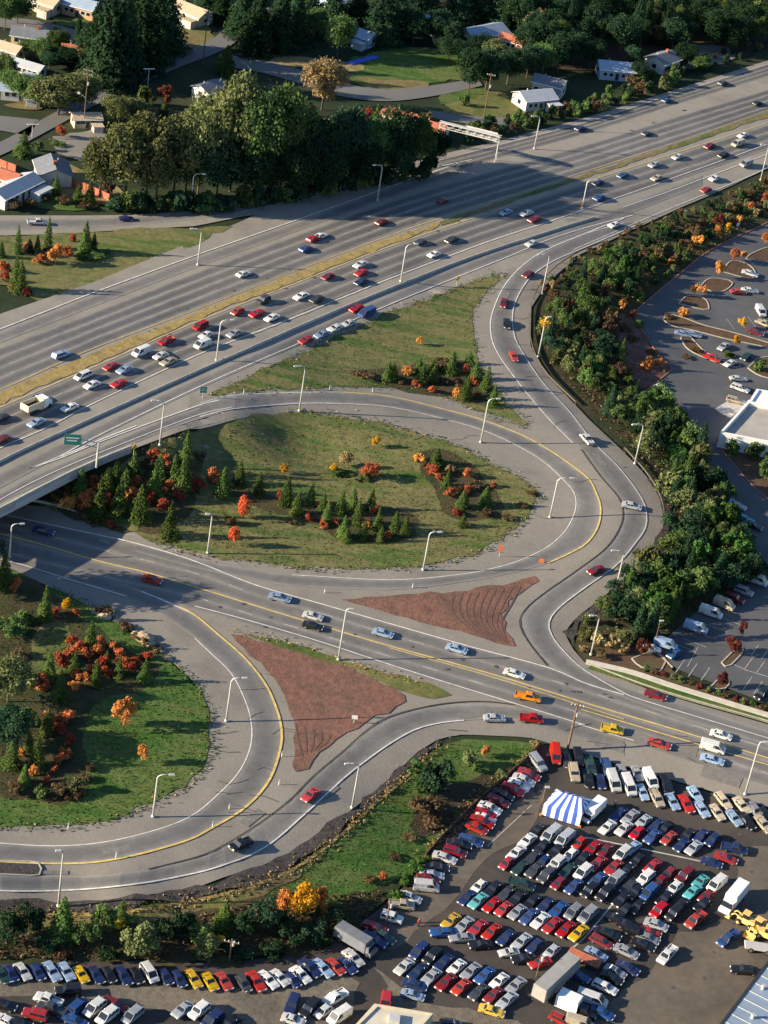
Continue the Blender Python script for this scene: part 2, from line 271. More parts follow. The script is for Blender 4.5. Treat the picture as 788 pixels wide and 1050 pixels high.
def stripe(mb, pts, wd, off, fn=G, dash=None, mi=0, shift=0, step=2.0, smooth=True):
    c = world(pts, fn, step=step if not dash else .75, smooth=smooth); d = np.gradient(c, axis=0); d /= np.hypot(*d.T)[:, None]+1e-9; nn = np.c_[-d[:, 1], d[:, 0]]
    c = c+nn*shift; a = c+nn*wd/2; b = c-nn*wd/2; za = fn(a[:, 0], a[:, 1])+off; zb = fn(b[:, 0], b[:, 1])+off
    vs = []; fs = []
    for i in range(len(c)): vs += [(a[i, 0], a[i, 1], za[i]), (b[i, 0], b[i, 1], zb[i])]
    for i in range(len(c)-1):
        if dash and (i*.75) % (dash[0]+dash[1]) > dash[0]: continue
        fs.append((2*i+1, 2*i+3, 2*i+2, 2*i))
    mb.add(vs, fs, mi)
def inside(poly, x, y):
    r_ = np.zeros(len(x), bool); n = len(poly)
    for i in range(n):
        x0, y0 = poly[i]; x1, y1 = poly[(i+1) % n]
        if y0 == y1: continue
        c = ((y0 > y) != (y1 > y)) & (x < (x1-x0)*(y-y0)/(y1-y0)+x0); r_ ^= c
    return r_
def patch(name, poly, mat, off, fn=G, step=3.0, smooth=True, jit=0, world_pts=False):
    if world_pts: c = np.array(poly, float)
    else:
        q = np.array(poly, float); c = crom(np.vstack([q, q[:1]]), 5)[:-1] if smooth else q
        x, y = P(c[:, 0], c[:, 1], 0, fn); c = np.c_[x, y]
    c = resamp(np.vstack([c, c[:1]]), min(step, 2.5))[:-1]
    if jit:
        d = np.roll(c, -1, 0)-np.roll(c, 1, 0); d /= np.hypot(*d.T)[:, None]+1e-9; c = c+np.c_[-d[:, 1], d[:, 0]]*(rng.normal(0, jit, (len(c), 1)))
    gx, gy = np.meshgrid(np.arange(c[:, 0].min(), c[:, 0].max(), step), np.arange(c[:, 1].min(), c[:, 1].max(), step)); g = np.c_[gx.ravel(), gy.ravel()]; g = g[inside(c, g[:, 0], g[:, 1])]
    allp = [Vector(p) for p in np.vstack([c, g]).tolist()]; n = len(c)
    vs, es, fs, *_ = delaunay_2d_cdt(allp, [(i, (i+1) % n) for i in range(n)], [], 1, 1e-4)
    v = np.array([(a.x, a.y) for a in vs]); z = fn(v[:, 0], v[:, 1])+off; me = bpy.data.meshes.new(name)
    me.from_pydata(np.c_[v, z].tolist(), [], [tuple(f) for f in fs]); me.materials.append(MATS[mat]); me.update()
    if len(me.polygons) and me.polygons[0].normal.z < 0: me.flip_normals()
    me.polygons.foreach_set('use_smooth', [True]*len(me.polygons))
    return struct(ob(name, me))
# ------------------------------------------------------------------ the land and the roads
def grid_land():
    xs = np.r_[[-4000, -2500, -1500, -900, -600, -400, -300, -240, -200], np.arange(-180, 201, 2.5), [220, 260, 320, 420, 600, 900, 1500, 2500, 4000]]
    ys = np.r_[[-600, -100, 60, 140, 180, 205], np.arange(220, 901, 2.5), [930, 980, 1060, 1200, 1500, 2200, 3500, 6000]]
    X, Y = np.meshgrid(xs, ys); Z = G(X, Y)-.16; nx, ny = len(xs), len(ys)
    i = np.arange(nx*ny).reshape(ny, nx); f = np.stack([i[:-1, :-1], i[:-1, 1:], i[1:, 1:], i[1:, :-1]], -1).reshape(-1, 4)
    me = bpy.data.meshes.new('ground'); me.from_pydata(np.stack([X, Y, Z], -1).reshape(-1, 3).tolist(), [], f.tolist()); me.materials.append(MATS['land']); me.polygons.foreach_set('use_smooth', [True]*len(f)); me.update()
    struct(ob('ground', me))
grid_land()
UP = [(-80,352),(0,322),(50,305),(100,288),(162,262),(200,247),(250,226),(300,203),(350,189),(400,172),(450,159),(514,144),(600,121),(690,93),(788,62),(900,26)]
patch('freeway_pavement', UP+[(900,128),(788,172),(700,212),(640,240),(588,264),(550,278),(515,279),(400,320),(309,362),(225,403),(232,431),(200,438),(130,463),(76,485),(0,525),(-80,564)], 'pavement', .03, FZ, smooth=False)
patch('interchange_pavement', [(215,405),(309,361),(400,319),(515,277),(588,262),(592,264),(562,290),(545,315),(544,355),(566,390),(605,431),(632,456),(662,487),(678,512),(681,540),(668,565),(643,593),(594,631),(585,640),(579,650),(588,666),(603,683),(662,706),(710,721),(788,743),(900,777),
  (900,862),(788,828),(690,800),(588,769),(542,756),(476,753),(451,757),(427,772),(402,797),(354,836),(303,872),(261,891),(200,911),(127,922),(51,927),(0,924),(-80,915),(-80,840),(0,845),(100,842),(180,812),(214,770),(205,705),(165,668),(96,624),(10,583),(-60,565),(-60,520),(40,513),(101,538),(160,550),(215,440)], 'gravel', .03, G, smooth=False)
patch('ramp_pavement', [(195,405),(225,402),(262,398.5),(300,397.5),(335,399),(335,425),(300,423),(262,427),(232,433),(205,440),(190,440)], 'gravel', .045, FL, smooth=False)
patch('frontage_ramp_pavement', [(-60,223),(0,221),(100,221),(150,220),(200,216),(250,210),(300,198),(350,185),(400,170),(420,180),(330,212),(250,222),(200,232),(127,236),(60,240),(-60,243)], 'pavement', .05, G, smooth=False)
ribbon('frontage_ramp', [(-60,227),(0,226),(100,224),(160,221),(200,217),(250,209),(300,198),(350,186),(400,174)], [(-60,237),(0,236),(100,233),(160,229),(200,225),(250,217),(300,206),(350,194),(400,182)], 'lane_one', .09, G)
# NW carriageway
ribbon('freeway_lanes', [(-80,388),(0,357),(100,319),(200,280),(300,243),(400,207),(500,177),(600,149),(700,118),(788,92),(900,56)], [(-80,430),(0,399),(100,356),(200,317),(300,278),(400,240),(450,223),(537,197),(626,169),(715,140),(788,115),(900,78)], 'lanes_four', .08, FZ)
ribbon('freeway_outer_lane', [(-80,372),(0,341),(100,302),(200,265),(300,230),(400,194),(470,172)], [(-80,384),(0,352),(100,313),(200,275),(300,239),(400,203),(470,180)], 'lane_one', .08, FZ)
ribbon('freeway_merge_lanes', [(400,174),(450,163),(514,148),(600,125),(690,97),(788,66),(900,30)], [(400,193),(450,180),(514,161),(600,137),(690,108),(788,78),(900,43)], 'lanes_three', .07, FZ)
# SE carriageway
ribbon('freeway_lanes', [(-80,454),(0,420),(100,377),(200,333),(300,294),(400,255),(500,221),(600,189),(700,157),(788,128),(900,92)], [(-80,494),(0,457),(100,410),(200,363),(300,324),(400,284),(500,246),(600,214),(700,183),(788,153),(900,116)], 'lanes_three', .08, FZ)
ribbon('collector_lane', [(-80,526),(0,486),(30,471),(100,437),(200,390),(300,347),(400,303),(500,262),(580,236),(649,208),(720,180)], [(-80,543),(0,501),(30,485),(100,449),(200,401),(300,357),(400,313),(500,272),(580,245),(649,218),(720,190)], 'lane_one', .08, FZ)
ribbon('ramp_lane', [(-80,549),(0,507),(30,490),(109,457),(180,426),(225,414)], [(-80,560),(0,516),(30,502),(109,467),(180,438),(225,424)], 'lane_ramp', .075, FZ)
patch('median_grass', [(-80,436),(0,403),(94,361.5),(200,321),(300,281.5),(400,244.5),(455,226.5),(450,233),(400,251),(300,290),(200,328.5),(127,361),(0,415.5),(-80,450)], 'golden_grass', .12, FZ, smooth=False, step=2.5, jit=.3)
patch('median_grass', [(455,226),(537,199),(626,170.5),(715,141),(788,115.5),(900,80),(900,84),(788,120.5),(715,145),(626,174.5),(537,203),(450,232.5)], 'dry_grass', .12, FZ, smooth=False, step=2.5, jit=.2)
# upper loop, S-ramp, arterial, lower loop, slip ramp
LOOPA = [(205,414),(238,406),(300,403),(350,402.5),(400,407),(451,419),(501,433),(552,455),(600,488),(610,503),(616,521),(613,541),(602,557),(588,566),(562,578),(520,589),(476,597),(400,605),(300,601),(240,591),(190,580),(140,566)]
LOOPB = [(205,428),(238,420),(300,414.5),(350,414.5),(400,418),(451,429),(501,444),(552,470),(583,498),(590,510),(590,524),(583,540),(575,550),(562,561),(545,570),(522,579),(476,589),(400,595),(300,590),(240,581),(190,571),(140,558)]
ribbon('loop_ramp', LOOPA, LOOPB, 'lane_ramp', .09, FL)
SL = [(640,229),(600,240),(552,261),(522,287),(507,315),(503,337),(509,360),(532,393),(562,429),(596,462),(616,489),(634,510),(640,525),(636,541),(621,563),(588,588),(562,606),(540,624),(535,640),(544,659),(563,681),(595,700),(640,716),(700,738),(788,765)]
SR = [(660,228),(600,254),(566,269),(542,287),(527,315),(527,342),(535,360),(557,393),(583,421),(608,453),(634,479),(654,505),(662,522),(662,541),(651,558),(631,581),(600,603),(573,624),(563,639),(567,654),(580,670),(600,688),(640,704),(700,722),(788,750)]
ribbon('slip_ramp', SL, SR, 'lane_ramp', .085, G)
AT = [(-90,508),(-30,519),(63,540),(200,576),(261,599),(327,618),(400,640),(484,664),(562,685),(664,718),(788,756),(900,792)]
AB = [(-90,568),(-30,574),(10,580),(76,598),(140,612),(200,625),(251,640),(327,662),(400,685),(463,704),(522,722),(600,747),(690,777),(788,808),(900,845)]
ribbon('arterial_road', AT, AB, 'lanes_road', .06, G, across=8)
LY = [(130,600),(165,614),(200,631),(225,652),(251,675),(271,700),(281,720),(288,743),(288,766),(276,801),(251,829),(218,849),(190,863),(127,880),(76,886),(0,884),(-80,878)]
LW = [(60,593),(110,606),(160,628),(200,655),(218,672),(238,692),(252,720),(258,743),(257,766),(246,791),(225,814),(195,838),(152,854),(101,865),(51,868),(0,865),(-80,858)]
ribbon('loop_ramp', LY, LW, 'lane_ramp', .10, G)
RU = [(640,757),(580,738),(527,725),(476,722),(438,726),(400,737),(378,750),(352,772),(322,797),(296,823),(263,848),(225,871),(200,880),(152,892),(101,898),(43,898),(-80,893)]
RL = [(640,775),(580,753),(527,739),(476,739),(450,742),(425,749),(400,763),(376,780),(352,799),(314,834),(271,870),(225,889),(190,898),(140,907),(76,913),(0,914),(-80,908)]
ribbon('exit_ramp', RU, RL, 'lane_ramp', .085, G)
wl = MB(); yl = MB(); fl = MB(); jl = MB(); flat('dark_rut', (.115,.06,.046), .95, vary=.3)
def W_(p, fn=G, wd=.26, **k): stripe(wl, p, wd*.85, .14, fn, **k)
def Y_(p, fn=G, wd=.24, **k): stripe(yl, p, wd, .145, fn, **k)
W_([(-80,369),(0,338),(50,318.5),(100,299),(200,262.5),(250,245),(300,227.5),(400,192),(470,168)], FZ, .36)
W_([(300,208),(350,196),(400,182),(484,164)], FZ, .3); W_([(240,220),(300,206),(360,190),(400,178),(500,152),(600,126),(690,97),(788,66)], FZ, .2)
Y_([(-80,432),(0,400),(94,358.5),(200,318),(300,279),(400,241.5),(450,224.5),(537,196.5),(626,168),(715,139),(788,113)], FZ, .18)
Y_([(-80,452),(0,418),(100,375),(200,331),(300,292),(400,253),(500,219),(600,187),(700,155),(788,126)], FZ, .18)
W_([(-80,499),(0,460),(50,438),(100,412),(200,365.5),(250,346),(300,326.5),(400,286),(500,248.5),(565,227),(639,201),(788,148)], FZ, .28)
W_([(30,481),(60,469),(100,447.5),(200,399),(289,360),(400,312.5),(480,280),(520,264),(560,247),(600,234),(649,221)], FZ, .28)
W_([(30,481),(60,471),(109,451),(200,417.5),(225,411)], FZ, .32); W_([(60,469.5),(109,449),(140,437)], FZ, .35)
W_([(639,213),(688,196),(730,180),(788,158)], FZ, .24); W_([(588,256.5),(640,234),(690,213),(766,182),(788,172)], G, .22)
W_([(-80,561),(0,513),(50,487),(109,462),(200,427),(238,418)], FZ, .22)
def dashes(A, B, n, fn, dash=(3, 9), wd=.14, mb=fl, skip=()):
    a = world(A, fn, step=1.0); b = world(B, fn, step=1.0); k = 260; a = resamp(a, n=k); b = resamp(b, n=k)
    for j in range(1, n):
        if j in skip: continue
        c = a*(1-j/n)+b*j/n; c = resamp(c, .75); d = np.gradient(c, axis=0); d /= np.hypot(*d.T)[:, None]; nn = np.c_[-d[:, 1], d[:, 0]]; p = c+nn*wd/2; q = c-nn*wd/2; z = fn(c[:, 0], c[:, 1])+.14
        for i in range(len(c)-1):
            if (i*.75) % (dash[0]+dash[1]) < dash[0]: mb.add([(*p[i], z[i]), (*q[i], z[i]), (*q[i+1], z[i+1]), (*p[i+1], z[i+1])], [(0, 1, 2, 3)])
dashes([(-80,388),(0,357),(100,319),(200,280),(300,243),(400,207),(500,177),(600,149),(700,118),(788,92)], [(-80,430),(0,399),(100,356),(200,317),(300,278),(400,240),(450,223),(537,197),(626,169),(715,140),(788,115)], 4, FZ)
dashes([(-80,454),(0,420),(100,377),(200,333),(300,294),(400,255),(500,221),(600,189),(700,157),(788,128)], [(-80,494),(0,457),(100,410),(200,363),(300,324),(400,284),(500,246),(600,214),(700,183),(788,153)], 3, FZ)
W_(LOOPB[:-3], FL, wd=.22); Y_(LOOPA[3:15], FL, wd=.34); W_(LOOPA[:4], FL, wd=.2)
W_(SL[:2], wd=.2); W_([(640,224),(600,240),(552,261),(522,287),(507,315),(503,337),(509,360),(532,393),(562,429),(588,455)], wd=.3); W_(SR[:-3]+[(640,711),(664,720),(788,757.5),(900,793)], wd=.26)
W_([(-90,511),(-30,521),(63,541),(137,557),(200,576),(261,600),(327,619),(400,640),(484,664),(562,685),(600,701),(640,713)], wd=.3)
Y_([(-90,532),(13,551),(102,576),(152,588),(215,607),(276,626),(352,649),(400,663),(502,691),(596,720),(690,748),(788,778)], wd=.3)
Y_([(400,665),(502,694),(596,724),(640,738)], wd=.2); Y_([(596,728),(640,741),(690,756),(788,785)], wd=.25)
W_([(-60,560),(10,576),(76,596),(130,612)], wd=.26); W_([(200,622),(251,635.5),(327,658),(400,682),(463,702),(522,720),(600,744)], wd=.26); W_([(593,743),(650,760)], wd=.2)
W_([(145,607),(170,617),(200,631)], wd=.34); Y_([(185,623),(200,631)]+LY[3:], wd=.42); W_(LW[3:], wd=.24); W_(RL[3:], wd=.3)
dashes(AT, AB, 4, G, (3, 6), .16, fl, skip=(2,))
stripe(jl, [(596,461),(616,489),(634,510),(639,525),(636,541),(621,563),(588,588),(562,606),(540,624),(533,640),(542,659),(561,683)], .26, .16, G)
stripe(jl, [(527,723),(500,720),(470,720.5),(438,725),(400,735),(378,748),(352,771),(322,796),(296,822),(263,847),(225,870),(200,880),(152,892)], .26, .16, G)
struct(ob('road_line', wl.mesh('road_line', 'white_line'))); struct(ob('road_line', yl.mesh('road_line', 'yellow_line'))); struct(ob('road_line', fl.mesh('road_line', 'faint_line'))); struct(ob('pavement_joint', jl.mesh('pavement_joint', 'joint')))
# grass and soil
patch('grass', [(216,406),(309,362),(400,320.5),(460,299),(514,279),(499,302),(484,317),(486,345),(486,360),(494,375),(509,400),(542,437),(520,430),(501,426),(451,406),(400,397),(337,398),(250,402)], 'loop_grass', .10, G, smooth=False, jit=.5)
patch('grass', [(46,517),(70,505),(90,497),(130,476),(165,459),(200,441),(251,428),(301,422),(352,427),(400,436),(461,454),(501,474),(527,487),(552,505),(545,522),(532,540),(510,556),(489,568),(438,581),(400,583),(327,584),(276,578),(238,573),(200,569),(160,556),(100,536),(60,525)], 'loop_grass', .10, G, jit=.5)
patch('grass', [(-60,575),(10,584),(51,601),(96,624),(127,641),(165,669),(200,702),(213,725),(216,745),(215,771),(200,799),(178,814),(140,832),(101,844),(51,848),(0,848),(-60,846)], 'lawn', .10, G, jit=.5)
patch('grass', [(-60,244),(0,243),(100,238),(150,233),(200,234),(240,232),(200,251),(162,262),(100,291),(40,308),(14,302),(5,292),(-60,300)], 'loop_grass', .10, G, smooth=False, jit=.4)
patch('grass', [(602,686),(662,705),(710,719),(788,741),(900,775),(900,768),(788,736),(745,722),(690,706),(648,692),(602,681)], 'lawn', .10, G, smooth=False)
patch('grass', [(402,809),(430,780),(452,765),(476,758),(542,761),(554,766),(514,800),(484,827),(451,862),(432,882),(420,901),(396,923),(380,935),(340,945),(250,965),(100,975),(-80,970),(-80,936),(51,937),(127,934),(200,921),(250,911),(301,891),(352,853)], 'lawn', .06, G, smooth=False)
patch('soil', [(100,949),(200,938),(270,915),(330,925),(400,905),(418,903),(396,925),(372,945),(345,968),(300,981),(200,986),(100,984),(-80,984),(-80,948)], 'undergrowth', .12, G, jit=.8)
patch('soil', [(440,800),(478,800),(510,790),(500,812),(478,832),(450,858),(436,862),(425,850),(440,830)], 'dark_soil', .10, G, jit=.6)
patch('soil', [(-80,940),(0,938),(60,938),(127,936),(200,924),(250,914),(300,894),(340,868),(300,905),(250,928),(200,938),(127,948),(0,950),(-80,950)], 'dry_grass', .14, G, smooth=False, jit=.4)
patch('verge_stones', [(451,757),(427,772),(402,797),(354,836),(303,872),(261,891),(200,911),(127,922),(51,927),(0,924),(-80,915),(-80,929),(0,935),(51,937),(127,934),(200,922),(238,913),(289,896),(312,881),(352,853),(385,823),(402,809),(425,783),(452,762)], 'rock_ballast', .13, G, smooth=False, jit=.4)
ed = MB(); stripe(ed, [(-60,937),(51,939),(127,936),(200,924),(250,912),(301,892),(352,855),(385,824),(402,811),(430,783)], .55, .16, G); struct(ob('grass_edge', ed.mesh('grass_edge', 'golden_grass')))
patch('verge_stones', [(681,540),(668,565),(643,593),(594,631),(585,640),(579,650),(588,666),(593,666),(588,650),(596,636),(615,628),(640,612),(668,596),(688,566),(692,540),(684,512),(664,484),(662,487),(678,512)], 'rock_ballast', .12, G, smooth=False, jit=.5)
patch('soil', [(350,615),(400,612),(440,609),(476,607),(520,598),(552,591),(553,595),(522,616),(517,629),(519,647),(531,666),(476,650),(400,629)], 'red_soil', .11, G, smooth=False, jit=.3)
patch('grass', [(233,646),(301,660),(352,677),(400,692),(440,703),(468,714),(440,717),(400,706),(352,684),(290,668)], 'dry_grass', .10, G, smooth=False, jit=.4)
patch('soil', [(236,650),(290,664),(352,684),(385,697),(420,716),(400,729),(352,754),(322,779),(307,792),(296,788),(301,776),(303,750),(296,720),(276,692),(251,667)], 'red_soil', .13, G, smooth=False, jit=.3)
patch('soil', [(60,507),(90,498),(150,474),(200,462),(215,480),(200,520),(180,540),(150,548),(100,535),(60,524)], 'undergrowth', .14, G, jit=.6)
patch('soil', [(210,492),(290,510),(340,515),(420,525),(425,548),(395,560),(350,553),(300,532),(250,515)], 'undergrowth', .13, G, jit=.6)
patch('soil', [(425,465),(470,468),(510,505),(515,525),(490,535),(462,530),(440,500)], 'undergrowth', .13, G, jit=.6)
patch('soil', [(362,383),(400,376),(440,372),(480,370),(497,385),(510,410),(498,416),(460,407),(400,398)], 'undergrowth', .13, G, jit=.6)
patch('soil', [(-60,590),(20,592),(60,612),(90,640),(150,675),(158,700),(100,722),(80,760),(92,810),(60,825),(0,815),(-60,800)], 'undergrowth', .13, G, jit=.6)
patch('grass', [(40,640),(70,640),(68,690),(50,700),(36,680)], 'dry_grass', .15, G, jit=.6)
# the planted strip between the slip ramp and the mall car park
patch('soil', [(565,290),(600,264),(640,243),(700,215),(788,178),(900,130),(900,190),(788,228),(730,256),(690,287),(648,322),(672,360),(690,379),(660,403),(675,421),(700,450),(740,500),(770,560),(800,600),(790,592),(760,602),(715,627),(680,655),(665,668),(685,690),(788,733),(788,736),(648,690),(603,682),(589,666),(596,636),(640,610),(668,594),(690,566),(690,540),(680,510),(660,482),(632,454),(605,428),(570,392),(548,357),(548,318)], 'undergrowth', .05, G, smooth=False)
patch('soil', [(602,679),(620,665),(648,650),(680,660),(690,690),(788,728),(900,770),(900,772),(788,734),(690,700),(648,687)], 'mulch', .11, G, smooth=False)
patch('car_park', [(900,170),(788,228),(730,256),(690,287),(648,322),(672,360),(690,379),(660,403),(675,421),(700,450),(740,500),(772,560),(800,600),(900,640)], 'blue_asphalt', .09, G, smooth=False)
patch('car_park', [(900,575),(788,590),(760,602),(715,627),(680,657),(672,668),(690,685),(788,722),(900,765)], 'blue_asphalt', .09, G, smooth=False)
patch('planting_bed', [(900,560),(788,512),(766,492),(733,454),(735,447),(788,445),(900,450)], 'mulch', .13, G, smooth=False)
# used-car lot
patch('car_park', [(554,763),(588,771),(690,802),(788,831),(900,865),(900,1160),(-90,1160),(-90,984),(0,984),(100,985),(200,988),(260,985),(330,975),(355,955),(391,932),(402,921),(425,900),(436,880),(451,862),(484,828),(514,802),(542,778)], 'lot_asphalt', .09, G, smooth=False)
patch('gravel_yard', [(-90,1006),(0,1008),(100,1010),(200,1014),(290,1012),(340,1000),(370,1010),(350,1050),(300,1065),(200,1040),(130,1030),(60,1020),(0,1022),(-90,1020)], 'lot_gravel', .12, G, jit=.3)
patch('gravel_yard', [(380,990),(410,1008),(440,1030),(520,1044),(545,1070),(400,1070),(395,1010)], 'lot_gravel', .12, G, jit=.3)
patch('car_park', [(640,1015),(668,995),(690,962),(712,955),(740,945),(752,935),(770,870),(900,900),(900,1160),(560,1160),(600,1060)], 'lot_worn', .115, G, jit=.2)
patch('car_park', [(400,935),(440,905),(480,870),(540,810),(560,800),(545,850),(500,880),(470,920),(440,945),(400,975),(380,960)], 'lot_worn', .115, G, jit=.2)
# kerbs, sidewalk
def kerb(pts, name='kerb', mat='kerb', wd=.25, h=.16, fn=G, smooth=True, off=.08):
    c = world(pts, fn, step=1.5, smooth=smooth); d = np.gradient(c, axis=0); d /= np.hypot(*d.T)[:, None]; nn = np.c_[-d[:, 1], d[:, 0]]; a = c+nn*wd/2; b = c-nn*wd/2; z = fn(c[:, 0], c[:, 1])+off
    mb = MB(); vs = []; fs = []
    for i in range(len(c)): vs += [(*a[i], z[i]-.3), (*a[i], z[i]+h), (*b[i], z[i]+h), (*b[i], z[i]-.3)]
    for i in range(len(c)-1):
        for k in range(3): fs.append((4*i+k, 4*i+k+1, 4*i+4+k+1, 4*i+4+k))
    fs += [(0, 1, 2, 3), (len(vs)-1, len(vs)-2, len(vs)-3, len(vs)-4)]; mb.add(vs, fs); return ob(name, mb.mesh(name, mat))
struct(kerb([(603,681),(662,703),(710,718),(788,740),(900,774)]))
struct(kerb([(601,679),(648,690),(690,704),(745,721),(788,734),(900,768)], 'sidewalk', 'sidewalk', 1.5, .14))
struct(kerb([(900,170),(788,228),(730,256),(690,287),(648,322)], 'kerb', 'red_kerb', .3)); struct(kerb([(648,322),(672,360),(690,379),(660,403),(675,421),(690,437)], 'kerb', 'red_kerb', .3, smooth=False))
struct(kerb([(733,454),(766,492),(788,512),(860,560)], 'kerb', 'red_kerb', .3)); struct(kerb([(672,668),(690,685)], smooth=False)); 
struct(kerb([(20,512),(50,517),(80,527),(104,537)], 'kerb', 'concrete', .4, .4))
for k in ([(0,883),(38,884),(43,890),(40,899),(0,899)],):
    patch('traffic_island', [(-60,884)]+k[1:4]+[(-60,899)], 'rock_ballast', .14, G, smooth=False, step=1.5); struct(kerb([(-60,883)]+k[1:4]+[(-60,899.5)], smooth=False))
# planted islands of the mall car park
ISL = [[(765,266),(770,261),(788,254),(800,258),(800,272),(788,269)], [(741,279),(750,268),(768,272),(775,282),(768,286)], [(718,294),(728,286),(748,288),(751,292),(742,299),(730,299)], [(696,312),(705,304),(722,306),(727,316),(722,318)],
 [(680,328),(686,323),(700,326),(722,334),(750,341),(788,352),(820,362),(820,366),(788,357),(745,348),(710,339),(690,335)], [(698,347),(704,343),(712,350),(722,360),(740,370),(760,374),(752,377),(722,367),(705,358)], [(767,378),(778,368),(800,368),(800,388),(780,386)]]
for p in ISL: patch('planting_bed', p, 'mulch', .15, G, step=1.5); struct(kerb(p+[p[0]], wd=.28))
for p in ([(740,680),(752,668),(763,664),(760,672),(748,684),(742,684)], [(728,706),(738,695),(750,700),(742,708)], [(648,676),(668,668),(684,676),(677,690),(655,684)]): patch('planting_bed', p, 'mulch', .15, G, step=1.5, smooth=False); struct(kerb(p+[p[0]], wd=.28, smooth=False))
bay = MB()
for x, y in ((693,690),(706,694),(719,698),(762,708),(773,712)): stripe(bay, [(x,y),(x+9,y-13)], .14, .13, G, smooth=False)
for x, y in ((764,686),(776,690),(788,694),(770,673),(781,676)): stripe(bay, [(x,y),(x+8,y-11)], .14, .13, G, smooth=False)
stripe(bay, [(744,678),(766,688),(800,698)], .16, .13, G, smooth=False); stripe(bay, [(705,684),(716,664)], .12, .13, G, smooth=False)
for i in range(5): stripe(bay, [(745+i*11,327-i*1),(753+i*11,338-i)], .12, .13, G, smooth=False)
for x, y in ((700,655),(712,648),(722,640),(690,660),(735,632)): stripe(bay, [(x,y),(x+24,y+9)], .12, .13, G, smooth=False)
stripe(bay, [(600,859),(720,884)], .3, .13, G, smooth=False); stripe(bay, [(500,868),(545,826)], .14, .13, G, smooth=False); stripe(bay, [(588,972),(600,962),(628,928)], .3, .13, G, smooth=False)
stripe(bay, [(530,893),(560,903),(620,925),(640,933)], .15, .13, G, smooth=False)
struct(ob('bay_line', bay.mesh('bay_line', 'faint_line')))
# streets of the neighbourhood
def street(name, L, Rr, mat='street_asphalt', off=.1): return ribbon(name, L, Rr, mat, off, G)
street('street', [(-40,160),(0,146),(50,119),(100,93),(150,69),(180,57),(215,42),(240,22),(262,5)], [(-40,172),(0,160),(50,134),(100,107),(150,84),(190,67),(232,50),(256,30),(280,8)])
street('street', [(-40,116),(0,119),(40,123)], [(-40,132),(0,134),(30,140)]); street('street', [(225,55),(270,62),(310,72),(360,87),(400,92),(450,87),(490,80)], [(225,68),(265,74),(305,85),(350,99),(400,104),(455,97),(495,88)])
street('street', [(440,113),(480,119),(520,121)], [(440,121),(480,127),(520,129)]); street('street', [(-20,18),(30,20),(75,30),(110,42)], [(-20,26),(30,32),(75,44),(105,54)])
for _k, (p, m) in enumerate((([(360,60),(420,48),(480,55),(490,75),(450,84),(400,88),(362,82)], 'lawn'), ([(350,78),(400,82),(440,84),(430,90),(380,91)], 'dry_grass'), ([(452,104),(490,93),(530,100),(540,114),(515,124),(470,115)], 'dry_grass'), ([(450,97),(490,90),(500,95),(455,108)], 'lawn'),
  ([(240,55),(290,56),(370,66),(360,74),(300,68)], 'tan_grass'), ([(330,122),(375,118),(400,130),(385,150),(340,140)], 'tan_grass'), ([(90,122),(112,112),(118,122),(108,132),(90,132)], 'lawn'), ([(30,192),(60,180),(110,196),(90,215),(30,210)], 'lawn'), ([(180,30),(210,25),(220,45),(185,52)], 'dry_grass'),
  ([(0,108),(40,112),(90,96),(130,76),(150,70),(110,80),(40,100)], 'dry_grass'), ([(55,18),(90,20),(95,28),(60,27)], 'lawn'), ([(55,140),(120,130),(150,140),(110,165),(60,158)], 'gravel'), ([(50,160),(120,190),(118,210),(60,205),(40,190)], 'tan_grass'), ([(690,46),(745,48),(750,62),(700,70)], 'gravel'))):
    patch('yard', p, m, .02+.006*_k, G, jit=.4)
# ------------------------------------------------------------------ overpass
def slab_edge(name, label, cat, pts, fn, wd, z0, z1, mat, group=None, posts=None):
    c = world(pts, fn, step=2.5); d = np.gradient(c, axis=0); d /= np.hypot(*d.T)[:, None]; nn = np.c_[-d[:, 1], d[:, 0]]; z = fn(c[:, 0], c[:, 1]); mb = MB(); vs = []; fs = []
    for i in range(len(c)):
        a = c[i]+nn[i]*wd/2; b = c[i]-nn[i]*wd/2; a2 = c[i]+nn[i]*wd*.22; b2 = c[i]-nn[i]*wd*.22; vs += [(*a, z[i]+z0), (*a2, z[i]+z1), (*b2, z[i]+z1), (*b, z[i]+z0)]
    for i in range(len(c)-1):
        for k in range(4): fs.append((4*i+k, 4*i+(k+1) % 4, 4*i+4+(k+1) % 4, 4*i+4+k))
    fs += [(0, 1, 2, 3), (len(vs)-1, len(vs)-2, len(vs)-3, len(vs)-4)]; mb.add(vs, fs)
    return tag(ob(name, mb.mesh(name, mat)), label, cat, group)
E1 = [(-80,564),(-40,544),(0,525),(40,504),(78,485),(110,471),(135,461)]
slab_edge('concrete_barrier', 'long low concrete barrier between the main freeway lanes and the side lane', 'barrier', [(-80,515),(0,474.5),(25,462),(100,428),(200,383),(250,361),(325,328),(400,297),(480,266),(565,238),(610,224)], FZ, .4, 0, .6, 'concrete')
br = ob('overpass', None); a = P1(20, 515, 0, FZ); br.location = a; tag(br, 'concrete freeway overpass crossing above the road at the left edge', 'bridge')
def child(o, p):
    o.parent = p; o.matrix_parent_inverse = Matrix.Translation(-Vector(p.location)); return o
